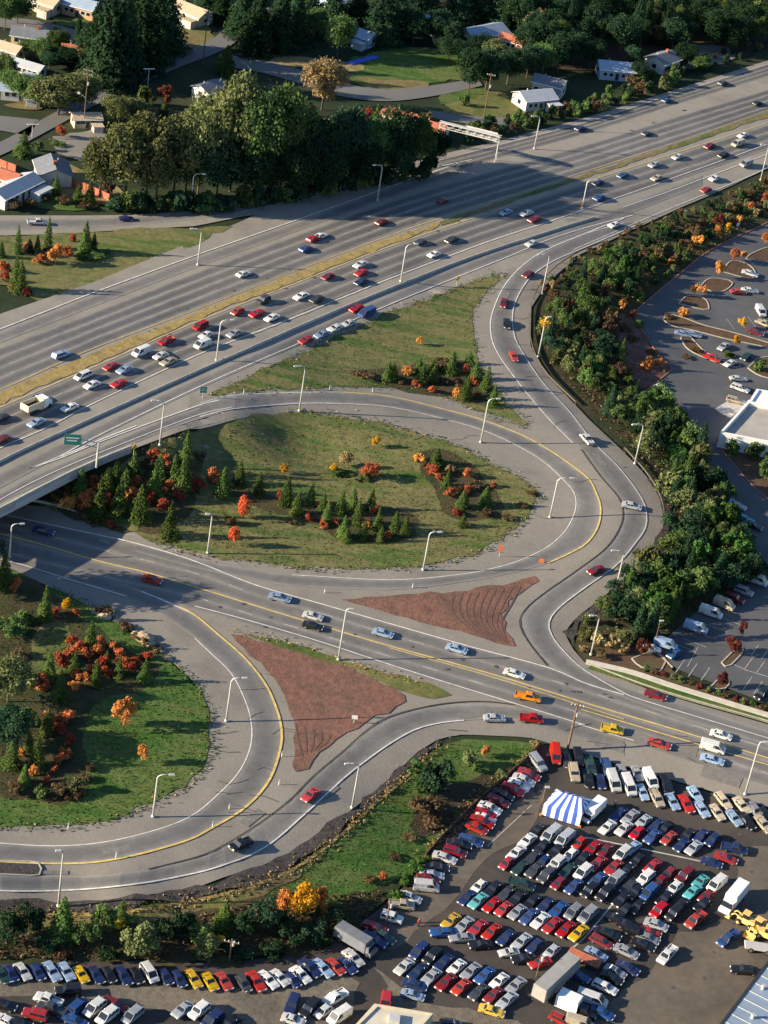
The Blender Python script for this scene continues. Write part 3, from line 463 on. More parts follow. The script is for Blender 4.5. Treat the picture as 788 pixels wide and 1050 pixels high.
def ext(pts, z0, z1, wd, mat, name, fn=FZ):
    c = world(pts, fn, step=2); d = np.gradient(c, axis=0); d /= np.hypot(*d.T)[:, None]; nn = np.c_[-d[:, 1], d[:, 0]]; mb = MB(); vs = []; fs = []
    for i in range(len(c)): a = c[i]+nn[i]*wd/2; b = c[i]-nn[i]*wd/2; vs += [(*a, 7+z0), (*a, 7+z1), (*b, 7+z1), (*b, 7+z0)]
    for i in range(len(c)-1):
        for k in range(4): fs.append((4*i+k, 4*i+(k+1) % 4, 4*i+4+(k+1) % 4, 4*i+4+k))
    fs += [(0, 1, 2, 3), (len(vs)-1, len(vs)-2, len(vs)-3, len(vs)-4)]; mb.add(vs, fs); return mb.mesh(name, mat)
child(ob('parapet', ext([(p[0], p[1]-1) for p in E1], -.9, .85, .35, 'concrete', 'parapet')), br)
child(ob('girder', ext([(-80,561),(0,522),(78,482)], -1.5, -.05, 1.2, 'galvanised', 'girder')), br)
child(ob('deck', ext([(-160,505),(-80,465),(0,425),(75,392)], -.7, -.02, 34, 'concrete', 'deck')), br)
# round columns under the outer girder
for q in ((-70,556),):
    x, y, z = P1(q[0], q[1], 0, FZ); m = MB(); m.tube([(x, y, -.2), (x, y, 5.6)], .6, 12); child(ob('column', m.mesh('column', 'concrete')), br)
m = MB(); xa, ya, _ = P1(52, 499, 0, FZ); xb, yb, _ = P1(30, 508, 0, FZ)

# wheel ruts in the red soil, tar seams on the shoulders
rt_ = MB()
for i in range(9): stripe(rt_, [(466+i*8.5,611-i*1.2),(463+i*7.5,622),(470+i*5.6,636),(487+i*3.6,648),(505+i*2,655+i*.6)], .28, .15, G)
for i in range(5): stripe(rt_, [(303+i*9,742+i*3),(306+i*8,760),(310+i*4,776-i*2)], .3, .17, G)
struct(ob('soil_ruts', rt_.mesh('soil_ruts', 'dark_rut')))
tm = MB(); r2 = random.Random(4)
for i in range(46):
    x, y = r2.choice([(r2.uniform(410,600), r2.uniform(430,560)), (r2.uniform(210,300), r2.uniform(680,860)), (r2.uniform(400,780), r2.uniform(745,800)), (r2.uniform(560,780), r2.uniform(840,1040)), (r2.uniform(0,400), r2.uniform(1005,1045)), (r2.uniform(500,560), r2.uniform(280,420))])
    if y > 840 and x < 640: continue
    p = [(x, y)]
    for k in range(5): p.append((p[-1][0]+r2.uniform(3, 9)*r2.choice((1, 1, .3)), p[-1][1]+r2.uniform(-3.5, 3.5)))
    stripe(tm, p, .10, .148, G)
patch('soil', [(632,322),(648,324),(672,360),(688,379),(664,398),(648,390),(636,365)], 'red_soil', .09, G, jit=.4)
struct(ob('tar_seams', tm.mesh('tar_seams', 'joint')))

patch('soil', [(430,2),(500,0),(560,-6),(640,-16),(788,-24),(900,-24),(900,20),(788,42),(760,60),(700,62),(640,70),(600,72),(560,70),(520,62),(460,40),(420,30)], 'dark_soil', .05, G)
flat('repair_asphalt', (.150,.142,.130), .9, vary=.2, scale=1.2); flat('oil_stain', (.07,.068,.066), .7, vary=.3, scale=1.5)
rp = MB(); ol = MB(); r3 = random.Random(9)
for p, wd in (([(470,735),(500,731)],1.8),([(640,752),(668,761)],2.6),([(690,765),(715,772)],2.2),([(300,628),(322,634)],1.9),([(180,592),(205,600)],1.8),([(262,690),(272,712)],1.6),([(250,846),(268,832)],1.8),([(560,462),(575,473)],1.6),([(520,300),(513,318)],1.5),([(610,465),(620,478)],1.6),([(380,411),(410,413)],1.5),([(720,790),(760,803)],3.0),([(610,760),(640,768)],2.4),([(30,895),(70,895)],.9),([(330,818),(345,806)],1.5),([(105,874),(135,869)],1.7)): stripe(rp, p, wd, .115, G, step=1.0)
for i in range(90):
    x = r3.uniform(20, 760); k = r3.choice((0, 1, 2)); y = (r3.choice((366,375,384,393))-.38*x+r3.uniform(-1,1)+14 if k == 0 else (566+.235*x+r3.uniform(-6, 14) if x < 650 and k == 1 else None))
    if y is None or y > 800: x = r3.uniform(560, 780); y = r3.uniform(850, 1040)
    stripe(ol, [(x, y), (x+r3.uniform(1.5, 5), y+r3.uniform(-1, 1))], r3.uniform(.3, .8), .135, G, step=.6)
struct(ob('asphalt_repair', rp.mesh('asphalt_repair', 'repair_asphalt'))); struct(ob('oil_stains', ol.mesh('oil_stains', 'oil_stain')))
# ------------------------------------------------------------------ labels
ORD = ['first','second','third','fourth','fifth','sixth','seventh','eighth','ninth','tenth','eleventh','twelfth','thirteenth','fourteenth','fifteenth','sixteenth','seventeenth','eighteenth','nineteenth','twentieth']
ROWS = []
def ordinal(i, n): return 'only' if n == 1 else (ORD[i] if i < 20 else '%dth' % (i+1) if (i+1) % 10 not in (1, 2, 3) else '%d%s' % (i+1, {1: 'st', 2: 'nd', 3: 'rd'}[(i+1) % 10]))
def label_rows(items):
    ROWS.append(items)
def label_rows_now(items):
    """items: (object, px, look, row phrase): counts look-alikes of a row from the left"""
    d = {}
    for it in items: d.setdefault((it[2], it[3]), []).append(it)
    for (look, row), l in d.items():
        l.sort(key=lambda a: a[1])
        for i, it in enumerate(l):
            it[0]['label'] = ('%s %s' % (look, row)) if len(l) == 1 else '%s, %s such from left %s' % (look, ordinal(i, len(l)), row)
# ------------------------------------------------------------------ vehicles
SPEC = {  # length, width, side profile of the lower body, glasshouse (bottom x0,x1, top x0,x1, belt z, roof z)
 'sedan': (4.7, 1.78, [(-2.35,.34),(-2.36,.66),(-2.25,.88),(-1.5,.94),(.72,.92),(1.85,.80),(2.28,.66),(2.35,.50),(2.33,.32)], (-1.62,.95,-1.0,.28,.90,1.36)),
 'coupe': (4.4, 1.74, [(-2.2,.32),(-2.2,.66),(-2.1,.86),(-1.5,.90),(.55,.86),(1.7,.72),(2.12,.58),(2.2,.46),(2.18,.30)], (-1.55,.80,-.85,.08,.84,1.26)),
 'hatchback': (3.95, 1.66, [(-1.95,.34),(-1.97,.7),(-1.9,.92),(-1.5,.94),(.78,.90),(1.6,.78),(1.9,.62),(1.97,.48),(1.95,.32)], (-1.85,1.0,-1.35,.32,.90,1.40)),
 'station wagon': (4.8, 1.8, [(-2.38,.34),(-2.4,.7),(-2.32,.92),(-1.9,.94),(.85,.92),(1.95,.80),(2.32,.66),(2.4,.5),(2.38,.32)], (-2.3,1.02,-2.0,.35,.90,1.42)),
 'jeep wagon': (4.5, 1.86, [(-2.25,.46),(-2.26,.8),(-2.22,1.08),(-1.9,1.1),(.9,1.08),(2.05,1.0),(2.22,.84),(2.25,.6),(2.22,.44)], (-2.18,.98,-2.05,.5,1.06,1.74)),
 'minivan': (4.6, 1.86, [(-2.28,.38),(-2.3,.8),(-2.28,1.06),(-1.9,1.08),(1.25,1.02),(2.0,.86),(2.25,.68),(2.3,.5),(2.28,.36)], (-2.24,1.55,-2.05,.68,1.02,1.72)),
 'van': (5.2, 1.98, [(-2.58,.42),(-2.6,.9),(-2.58,1.26),(-2.2,1.28),(1.6,1.2),(2.35,1.02),(2.56,.8),(2.6,.55),(2.57,.4)], (-2.55,1.95,-2.5,1.2,1.22,2.05)),
 'pickup truck': (5.2, 1.90, [(-2.58,.46),(-2.6,.75),(-2.58,.92),(-.55,.92),(-.5,1.0),(1.2,1.02),(2.3,.93),(2.55,.78),(2.6,.58),(2.57,.42)], (-.55,1.42,-.38,.85,1.0,1.66)),
}
def car_meshes(kind):
    L, Wd, prof, (bx0, bx1, tx0, tx1, bz, tz) = SPEC[kind]; h = Wd/2; out = {}
    cx = sum(p[0] for p in prof)/len(prof); cz = .62
    def ring(y, k, dz=0): return [((p[0]-0)*k, y, cz+(p[1]-cz)*(k if p[1] > cz else 1)+dz) for p in prof]
    rs = [ring(-h, .965), ring(-h*.93, 1), ring(-h*.55, 1.005, .015), ring(h*.55, 1.005, .015), ring(h*.93, 1), ring(h, .965)]; b = MB(); n = len(prof); vs = [v for r_ in rs for v in r_]; fs = []
    for i in range(5):
        for k in range(n): fs.append((i*n+k, (i+1)*n+k, (i+1)*n+(k+1) % n, i*n+(k+1) % n))
    fs += [tuple(range(n)), tuple(range(5*n, 6*n))[::-1]]; b.add(vs, fs, 0)
    hb, ht = h*.90, h*.74 if kind not in ('van', 'jeep wagon', 'minivan') else h*.84
    # roof panel with rounded edge and pillars in body colour
    r = tz-.05; b.add([(tx0-.04, -ht-.02, r), (tx1+.04, -ht-.02, r), (tx1+.04, ht+.02, r), (tx0-.04, ht+.02, r), (tx0+.12, -ht+.1, tz+.02), (tx1-.12, -ht+.1, tz+.01), (tx1-.12, ht-.1, tz+.01), (tx0+.12, ht-.1, tz+.02)], [(0, 3, 2, 1), (4, 5, 6, 7), (0, 1, 5, 4), (1, 2, 6, 5), (2, 3, 7, 6), (3, 0, 4, 7)])
    for s in (-1, 1):
        pil = [(bx1, tx1, .05), (bx0, tx0, .07)]; mid = [.5] if kind in ('sedan', 'coupe', 'hatchback', 'pickup truck') else [.36, .7]
        if kind in ('pickup truck',): mid = []
        for m_ in mid: pil.append((bx0+(bx1-bx0)*m_, tx0+(tx1-tx0)*m_, .05))
        for xa, xb, wd in pil: b.tube([(xa, s*(hb+.005), bz-.03), (xb, s*(ht+.005), tz-.02)], wd, 4)
    if kind == 'van':
        for s in (-1, 1): b.add([(bx0, s*(hb+.02), bz), (bx0+2.6, s*(hb+.02), bz), (tx0+2.6, s*(ht+.02), tz-.03), (tx0, s*(ht+.02), tz-.03)], [(0, 1, 2, 3)])
    if kind == 'pickup truck':     # open bed: rails round a dark floor
        b.box(-2.55, -.55, -h*.93, -h*.80, .9, 1.06); b.box(-2.55, -.55, h*.80, h*.93, .9, 1.06); b.box(-2.58, -2.48, -h*.8, h*.8, .9, 1.06)
        bb = MB(); bb.box(-2.47, -.57, -h*.79, h*.79, .925, .935); out['bed_liner'] = bb.mesh('bed_liner', 'black_trim')
    bm_ = b.mesh('body', ['paint_white']); out['body'] = bm_
    g = MB(); e = .02
    g.add([(bx0+e, -hb, bz-.04), (bx1-e, -hb, bz-.04), (bx1-e, hb, bz-.04), (bx0+e, hb, bz-.04), (tx0, -ht, tz-.045), (tx1, -ht, tz-.045), (tx1, ht, tz-.045), (tx0, ht, tz-.045)], [(0, 3, 2, 1), (4, 5, 6, 7), (0, 1, 5, 4), (1, 2, 6, 5), (2, 3, 7, 6), (3, 0, 4, 7)]); out['windows'] = g.mesh('windows', 'glass')
    wb = L*.30; rad = .33 if kind not in ('jeep wagon', 'pickup truck', 'van') else .37
    for i, (sx, sy) in enumerate(((1, -1), (1, 1), (-1, -1), (-1, 1))):
        m = MB(); y0, y1 = sy*(h-.2), sy*(h+.015); x = sx*wb-(.05 if sx < 0 else -.08); m.tube([(x, y0, rad), (x, y1, rad)], rad, 12, 0); m.tube([(x, y1-.02*sy, rad), (x, y1+.012*sy, rad)], rad*.58, 8, 1); out['wheel%d' % i] = m.mesh('wheel', ['tyre', 'hub'])
    zz = prof[-3][1]-.05
    for s in (-1, 1):
        m = MB(); m.box(L/2-.10, L/2+.005, s*h*.66-.2, s*h*.66+.2, zz-.09, zz+.09); out['headlight%d' % s] = m.mesh('headlight', 'headlight')
        m = MB(); m.box(-L/2-.025, -L/2+.1, s*h*.70-.18, s*h*.70+.18, .66, .80); out['taillight%d' % s] = m.mesh('taillight', 'taillight')
    m = MB(); m.box(L/2-.12, L/2+.07, -h*.9, h*.9, .38, .53); out['front_bumper'] = m.mesh('bumper', 'chrome')
    m = MB(); m.box(-L/2-.07, -L/2+.12, -h*.9, h*.9, .38, .53); out['rear_bumper'] = m.mesh('bumper', 'chrome')
    return out
CM = {k: car_meshes(k) for k in SPEC}
def yaw_at(px, py, d, fn=G):
    L = 10/math.hypot(*d); a = P([px-d[0]*L], [py-d[1]*L], 0, fn); b = P([px+d[0]*L], [py+d[1]*L], 0, fn); return math.atan2(b[1][0]-a[1][0], b[0][0]-a[0][0])
def settle(o, x, y, yaw, fn=G, L=4.0, off=.1):
    """stand a thing on the (sloping) pavement"""
    c, s = math.cos(yaw), math.sin(yaw); q = [(x+c*L/2, y+s*L/2), (x-c*L/2, y-s*L/2), (x-s*.8, y+c*.8), (x+s*.8, y-c*.8)]; z = fn([a[0] for a in q], [a[1] for a in q])+off
    o.location = (x, y, float(fn([x], [y])[0])+off); o.rotation_euler = (math.atan2(z[2]-z[3], 1.6), -math.atan2(z[0]-z[1], L), yaw)
PROTO = {}
def car(kind, colour, px, py, d, fn=G, group=None, light=False, roof=None, off=.12):
    root = bpy.data.objects.new(kind.replace(' ', '_'), None); COL.objects.link(root); x, y = P([px], [py], .55, fn); settle(root, float(x[0]), float(y[0]), yaw_at(px, py, d, fn), fn, off=off)
    root['category'] = {'sedan': 'car', 'coupe': 'car', 'hatchback': 'car', 'station wagon': 'car', 'jeep wagon': 'car'}.get(kind, kind)
    if group: root['group'] = group
    sc = .86+random.uniform(-.03, .03); root.scale = (sc*random.uniform(.93, 1.07), sc*random.uniform(.97, 1.03), sc*random.uniform(.94, 1.05))
    for k, me in CM[kind].items():
        if light and (k.startswith('tail') or k.startswith('head') or 'bumper' in k): continue
        c = bpy.data.objects.new(re.sub(r'-?\d+$', '', k) if 'bumper' not in k else k, me); COL.objects.link(c); c.parent = root
        if k == 'body': c.material_slots[0].link = 'OBJECT'; c.material_slots[0].material = MATS['paint_'+colour]
    return root
K = {'s': 'sedan', 'c': 'coupe', 'h': 'hatchback', 'w': 'station wagon', 'j': 'jeep wagon', 'm': 'minivan', 'v': 'van', 'p': 'pickup truck'}
CC = {'w': 'white', 'r': 'red', 'm': 'maroon', 'k': 'black', 'd': 'dark grey', 's': 'silver', 'n': 'navy', 'b': 'blue', 'l': 'light blue', 'y': 'yellow', 'o': 'orange', 'c': 'cream', 'a': 'aqua', 'g': 'dark green', 't': 'teal', 'e': 'grey', 'B': 'brown'}
LAB = []
CARPOS = []
def cars(row, group, text, d=None, fn=G, light=False, yawfix=None):
    for tok in text.split():
        code, px, py, *dd = tok.split(','); px = float(px); py = float(py); dr = (float(dd[0]), float(dd[1])) if dd else d
        CARPOS.append((px, py))
        o = car(K[code[1]], CC[code[0]], px, py, dr, fn, group, light); LAB.append((o, px, CC[code[0]]+' '+K[code[1]], row))
# bottom-left yard: the row under the trees
cars('in the long row below the roadside trees', 'cars in the row below the trees', 'gs,2,1000 nh,11,999 ws,23.5,996.5 nh,38.5,997 ls,53.5,996.5 ls,68,996.5 yc,83.5,999.5 nc,99,1000 kh,112,1000 ns,127,1001 kh,140,1001 wm,153.5,998.5 nh,170,1002 nh,183.5,1004 ys,198.5,1004 yc,215.5,1007 rc,230,1006.5 dh,250,1009 rs,263,1006.5', (.72,1))
cars('in the long row below the roadside trees', 'cars in the row below the trees', 'ws,275,1005 ws,287,1003 nh,300,1005.5 ws,308.5,1000 ns,318,993 ls,331,993 rs,344,991.5 nc,356.5,990.5 ws,362.5,982.5', (.95,.85))
cars('at the lawn edge left of the open asphalt', 'vehicles parked by the lawn edge', 'mw,384.5,951.5,1,.35 nw,383.5,964,1,.5 gs,394,961,1,.6 wj,402,941.5,1,.3 cp,412,928,1,.12 ws,420.5,920.5,1,.35 wv,437,910,1,.1 ms,439.5,901.5,1,.1 ss,443,897,1,.15 ks,449,889.5,1,.15 ws,456,879.5,1,.35 mw,467,873.5,1,.3 ks,471,866,1,.2 bw,483,862.5,1,.3')
cars('in the row climbing beside the grass slope', 'red and white cars beside the grass slope', 'rs,489,849.5 rs,494.5,843 wc,498,838 rs,498.5,834.5 ws,502.5,829 mw,511,821.5 ks,516,815 rw,526,810 ws,532,805 ws,537,800 rs,542.5,794', (1,.42))
cars('at the top corner of the car lot', 'vehicles at the lot corner', 'sj,551.5,782,.6,.8 rv,569.5,774,.1,1 ds,581,778,.3,1')
B1_ = [('kj,593,776.5 gp,605,785 bp,623,788 es,639,792 ec,653.5,793 wv,667,800 km,683,805 ls,713,814 cw,742,821 cs,761,826 es,775,831 kh,784,835'), ('cj,589,793 kp,603,799 nh,616,802 wv,629.5,802 wv,645,806 ls,659,812.5 cp,673.5,818.5 ls,690,822 rs,704,824.5 ls,720,830 cs,735.5,833 ls,753,838.5 ks,766,842 cs,783,845')]
for r_, t_ in (('in the back row along the road edge', B1_[0]), ('in the front row along the road edge', B1_[1])):
    for tok in t_.split():
        q = tok.split(','); k = (float(q[1])-569)/190; k = min(max(k, 0), 1); cars(r_, 'vehicles parked along the road edge', tok, (.12+.75*k, 1))
DL = (-.85, .72)
cars('in the row right of the striped tent', 'cars in the row right of the tent', 'ns,634.5,835.5 ws,623,848.5 ss,646.5,838 ws,640,850 ss,660,842.5 rh,653.5,854.5 ns,673,847.5 bs,669,858.5 kh,682,850 rs,686,859.5 ks,705,857 ns,699.5,866.5 ns,719,857.5 ss,711.5,869.5 nh,731,861.5', DL)
cars('near the right end of the tent row', 'cars near the right end of the tent row', 'np,753,870.5,1,.25 rc,745,880,1,.35 nc,730,884.5,1,.3')
cars('in the first row below the tent', 'cars in the rows below the tent', 'ks,551,851.5 sv,565,857 sv,579,861.5 rh,594.5,865 rs,608,870.5 ms,621,872 wm,638.5,876 ls,649,869.5 kh,654,882', DL)
cars('in the second row below the tent', 'cars in the rows below the tent', 'ws,541,862.5 ks,557,868 ks,571,873 wh,585,877 ks,598,881 rs,613,886 rs,629.5,890 ks,643,893 rs,669,889 mh,686,896 mj,702,899 ac,718.5,904 wv,735,907.5', DL)
cars('in the third row below the tent', 'cars in the rows below the tent', 'ws,529.5,875 ds,546.5,880 nh,557,884.5 wj,570.5,886.5 gs,582.5,893 wm,598,895 bs,613,902.5 sm,631,903 ds,646,909 wj,661.5,901.5 mh,677,904 wh,692,910.5 as,710.5,914.5 ms,725,919', DL)
cars('in the fourth row below the tent', 'cars in the rows below the tent', 'rh,519.5,886 gs,534,890 ds,548.5,892.5 dj,560,899 mh,573,906 bs,588.5,909.5 kj,604.5,914 kj,620.5,917 ks,638,922.5 ks,652,915 bm,665.5,915.5 ks,682,922 ks,698,929 ks,721,928', DL)
cars('in the fifth row below the tent', 'cars in the rows below the tent', 'ks,654,930 kh,641,934 rj,675.5,934.5 kj,691,937.5 rp,713.5,943.5 gp,535,907,1,.3', DL)
LAB[-1][0].rotation_euler[2] = yaw_at(535, 907, (1, .34))
cars('in the back line of the middle block', 'cars in the middle block of the lot', 'wh,491.5,909 ks,506,911.5 ds,519,917 ks,531,921 ks,546,925 ns,560,928.5 bs,573,933 em,588,936 em,603,939', DL)
cars('in the front line of the middle block', 'cars in the middle block of the lot', 'nc,479,921 as,490.5,924 rs,504.5,928.5 rs,516.5,932.5 es,530.5,935.5 bs,542.5,940.5 ws,554.5,944.5 rs,566.5,949 rs,580.5,953.5 ys,593.5,957', DL)
cars('in the short row below the middle block', 'cars in the short row below the middle block', 'ys,462.5,944.5 ss,476,949 rs,490,952 rs,504.5,956 ns,519,962 ss,535,966 nh,548.5,970.5 sh,566,976', DL)
cars('parked across the short row below the middle block', 'cars parked across the short row', 'bs,455,956.5,-1,.05 es,474,962,-1,.05 kc,493,969,-1,.1 wc,522,977,-1,.1 kc,536.5,983.5,-1,.1 rc,554,987.5,-1,.3')
cars('in the back line of the bottom block', 'cars in the bottom block of the lot', 'nm,430,976 kj,443.5,981.5 ns,455.5,987 ws,468.5,992 ss,483,996.5 bs,497,1001 ws,512,1006.5 ss,529,1011', DL)
cars('in the front line of the bottom block', 'cars in the bottom block of the lot', 'ws,414.5,992 ns,428.5,997 ss,442.5,1002 ms,457.5,1007.5 rs,473,1012.5 ds,491,1017.5 ms,506,1021 ss,520,1026', DL)
cars('below the bottom block of the lot', 'vehicles below the bottom block', 'ns,425.5,1010,1,.3 lc,423.5,1020.5,1,.25 yc,504.5,1036.5,1,.28 rj,395.5,1029,-.15,1 dh,462,1050,1,.1 es,440,1053,1,.2')
cars('beside the low line between the lot halves', 'cars beside the low line', 'kc,634,943,1,.4 kj,651.5,956,1,.35 kc,660,969,1,.4 mw,617,965.5,1,.5 ks,624,958,1,.4 es,642.5,976,1,.45 ss,673,948.5,1,.35 rc,667,956,1,.3 ks,645,950,1,.4 es,665,962,1,.4')
cars('right of the long grey trailer', 'cars right of the trailer', 'ls,611,978.5,1,.5 ss,631,996.5,1,.5 ns,644,993,1,.5 kc,628,1003,1,.5 ww,620.5,1012.5,1,.45 wv,607,1025.5,1,.35 bs,617.5,1039,1,.45 kj,599,1038,1,.4 bc,594,1001,1,.5 rh,575,1046,1,.5 cv,594,1050,1,.3')
cars('on the open asphalt at lower right', 'vehicles on the open asphalt', 'wp,684.5,979.5,-.8,.85 bp,747,962.5,-.8,.6 ks,763.5,995,-1,-.1')
cars('in the bottom left corner cluster', 'vehicles in the bottom left corner', 'kj,70,1017,-1,.05 wp,50,1026,-1,-.35 dp,53,1035,-1,-.3 rj,36,1041,-1,-.25 ks,4,1031,1,.3 bm,80.5,1032,.8,-.7 wm,97,1034.5,-.8,.6 wm,110,1042.5,-.8,.6 mw,118,1030.5,1,.5 bs,77,1047,1,.4 ws,9,1048.5,1,.5 sm,136,1042,-.8,.65 ks,20,1050,1,.2')
cars('near the bottom edge, left of the cream roof', 'vehicles left of the cream roof', 'ss,187.5,1036,-.8,.6 wj,204,1037.5,-.8,.65 nm,218,1047,-.8,.6 ks,235,1051,-.8,.6 nj,299.5,1031,-.4,1 kj,317.5,1035,-.8,.8 wc,301,1046,1,.3 wp,344,1023.5,-.85,.5 wh,331.5,1037.5,-.8,.6 wv,348,1043,-.85,.55')
# freeway, far carriageway (driving away to the right) and near one
FR = (1, -.39)
cars('on the far freeway carriageway', 'cars on the far freeway carriageway', 'lw,63,364 ws,250,281 rs,322,245 ws,329,242 bs,314,255.5 ms,392,228 ms,454.6,205.5 ns,595.6,132 bs,684,103 ds,741.6,85.5 ds,663.6,137 ks,777,106', (1,-.36), FZ, True)
cars('on the near freeway carriageway', 'cars on the near freeway carriageway', 'rp,171,350 wv,145,362 ws,165,365 cs,173,371 rs,114,376 ls,128,379.5 wm,85,386 ws,94.4,395 rs,122,393.5 ws,71.6,418 bs,38,409 ls,37.6,433.6 ms,2,451 ds,1,429 ms,336.6,284 ws,370,271.4 rs,370.6,280 ns,370.6,289 dj,270,308.7 ws,309,304 ds,325,307 rh,243.7,320 rs,263.5,321.8 ws,279,326 rm,205.6,335 ws,211.4,344 wv,207.6,354 ss,240.6,342.4', (-1,.41), FZ, True)
cars('on the near freeway carriageway', 'cars on the near freeway carriageway', 'ls,518.8,218 ws,540,219 ms,548.5,225 ds,431,248.5 ds,463.5,246 ws,445,261 ws,545.4,249.8 ns,613.4,187.6 bs,614.6,203 bs,638.8,180 cs,673.8,182.5 ws,732.7,183 rs,724,195 ws,629.9,230.8 ws,761.9,139 cv,756.8,147.7 ms,728,150 ks,742,159 ws,695,161 ss,671,169 sv,765,168.5', (-1,.36), FZ, True)
cars('in the side lane beside the freeway', 'cars queued in the side lane', 'rs,366,316.5 bv,375.8,321.6 ws,357,332 ws,343.4,336.6 ls,330,343 rs,313.7,349', (-1,.40), FZ, True)
cars('on the frontage road by the red fence', 'cars on the frontage road', 'wp,38.5,228,1,.02 nc,130,224,1,-.03', None, G, True)
cars('on the curving slip ramp', 'cars on the slip ramp', 'ms,541.6,281.5,-1,.55 ms,516.8,310.7,-.3,1 ks,519.8,332,.02,1 rs,527,365.6,.45,1 wp,602,451,-.9,-1 ss,648,518.8,1,.2 ms,611.6,585,-1,.35', None, G)
AR = (1, .28)
cars('on the road below the freeway loop', 'cars on the arterial road', 'ns,45,545,1,.22 rs,156,594.5,1,.28 ls,287,613,1,.22 wc,321,632,1,.24 ks,321,642,1,.26 ls,393,649.5,1,.26 ls,468.5,665.6 ws,527.7,691 op,541.5,715,1,.2 ms,672.5,713 ws,739.5,753.8 wv,731,767 ls,730.6,779 rs,676.8,763 yp,628,748,1,.22 ss,507,736.5,1,.02 rp,545,737,1,.1', AR)
cars('on the lower exit ramp', 'cars on the lower exit ramp', 'rc,318.5,815.7,-1,.75 kp,247,866.5,-1,.42', None)
cars('in the upper mall car park', 'cars in the upper mall car park', 'ws,769,280.5,1,.3 rs,757,299.5,1,.05 ws,769,298,1,.1 wv,780,320,.6,1 ls,700.5,342.5,1,.2 ls,711,343,1,.2 cp,783,332,1,.4 ms,775,341,1,.3 ss,742,356,-1,.7 gs,765.5,366,-1,.7 rp,730,367.5,1,.35 ws,748.5,373,-1,.45 ws,757,388.5,1,.05 ww,759,398.5,1,.35 cw,754.5,410.8,1,.25 ws,674,398,-1,.55', None)
cars('along the tree belt by the service road', 'cars along the service road', 'tc,708.4,470,1,.15 ls,730.6,494,1,.25 ts,744,512,1,.3 ss,756,519,1,.35 ts,763.5,532,1,.4 ks,772,539,1,.4', None)
cars('in the angled row below the green trees', 'vans and cars in the angled row', 'wv,776.5,596,1,.35 sj,763,607,1,.4 mj,753,614.5,1,.4 cv,742.5,620.5,1,.4 wv,728.8,629,1,.35 lv,713.5,644.5,1,.3 lv,682.5,661.5,1,.3 wh,668.5,665.5,1,.2 bh,692,671,-1,.5', None)
cars('at the right edge of the lower mall car park', None, 'kj,781,713,-1,.75', None)
label_rows(LAB)
nk = 0
# ------------------------------------------------------------------ plants
def quads(pts, nrm, size, name, mat, jitter=.7, zs=1.0):
    n = len(pts); nn = nrm+rng.normal(0, jitter, (n, 3)); nn /= np.linalg.norm(nn, axis=1)[:, None]; r_ = rng.normal(0, 1, (n, 3)); t = np.cross(nn, r_); t /= np.linalg.norm(t, axis=1)[:, None]; b = np.cross(nn, t)
    sz = size*rng.uniform(.6, 1.3, (n, 1)); asp = rng.uniform(.5, 1, (n, 1)); t = t*np.array([1, 1, zs]); b = b*np.array([1, 1, zs]); v = np.stack([pts+t*sz, pts+b*sz*asp, pts-t*sz, pts-b*sz*asp], 1).reshape(-1, 3)
    me = bpy.data.meshes.new(name); me.from_pydata(v.tolist(), [], np.arange(4*n).reshape(-1, 4).tolist()); me.materials.append(MATS[mat]); me.update(); return me
def sph(n):
    v = rng.normal(0, 1, (n, 3)); return v/np.linalg.norm(v, axis=1)[:, None]
def broad(mat, n=3500, lobes=18, rx=1.0, size=.05, name='crown', z0=.22, seed=0, loose=0, zs=.42):
    """unit crown: radius about 1 across, from z0 to 1 high (scaled per tree)"""
    P_, N_ = [], []
    for i in range(lobes):
        u = rng.uniform(-1, 1); th = rng.uniform(0, 2*math.pi); rr = math.sqrt(1-u*u)*rng.uniform(.38, .84); c = np.array([math.cos(th)*rr, math.sin(th)*rr, (z0+1)/2+u*(1-z0)*.33]); cr_ = rng.uniform(.18, .44)
        d = sph(n//lobes); d[:, 2] = np.where(d[:, 2] < -.5, -d[:, 2], d[:, 2]); k = rng.uniform(.6, 1.08+loose, (len(d), 1))**.6; k = np.where(rng.random((len(d), 1)) < .12, k*rng.uniform(1.05, 1.4, (len(d), 1)), k)
        P_.append(c+d*k*np.array([cr_, cr_, cr_*.55*(1-z0)/.78])); N_.append(d)
    return quads(np.vstack(P_), np.vstack(N_), size, name, mat, .7, zs)
def conifer(mat, n=1800, size=.06, tiers=16, name='crown', ragged=.25, p=.85):
    P_, N_ = [], []; 
    for i in range(tiers):
        k = (i+.5)/tiers; z = .06+.92*k; r_ = (1-k)**p*1.0+.04; m = max(8, int(n/tiers*1.9*(1-k)+6)); nb = max(5, int(11*(1-k))+4); ph = rng.uniform(0, 6.28); br = rng.integers(0, nb, m); bl = rng.uniform(1-ragged, 1+ragged*.5, nb)
        th = ph+br*2*math.pi/nb+rng.normal(0, .16, m); q = rng.uniform(.25, 1, m)**.7; rad = r_*q*bl[br]
        P_.append(np.c_[np.cos(th)*rad, np.sin(th)*rad, z-q*r_*.10+rng.normal(0, .012, m)]); N_.append(np.c_[np.cos(th)*.8, np.sin(th)*.8, np.full(m, .8)])
    return quads(np.vstack(P_), np.vstack(N_), size, name, mat, .5, .32)
def trunk(h, r, limbs=0, name='trunk'):
    m = MB(); m.tube([(0, 0, -.04), (.01, 0, h*.5), (-.01, .01, h)], [r, r*.75, r*.35], 7)
    for i in range(limbs):
        a = i*2*math.pi/limbs+.4; z = h*(.4+.1*(i % 3)); m.tube([(0, 0, z), (math.cos(a)*.3, math.sin(a)*.3, z+.18), (math.cos(a)*.5, math.sin(a)*.5, z+.33)], [r*.5, r*.35, r*.12], 5)
    return m.mesh(name, 'bark')
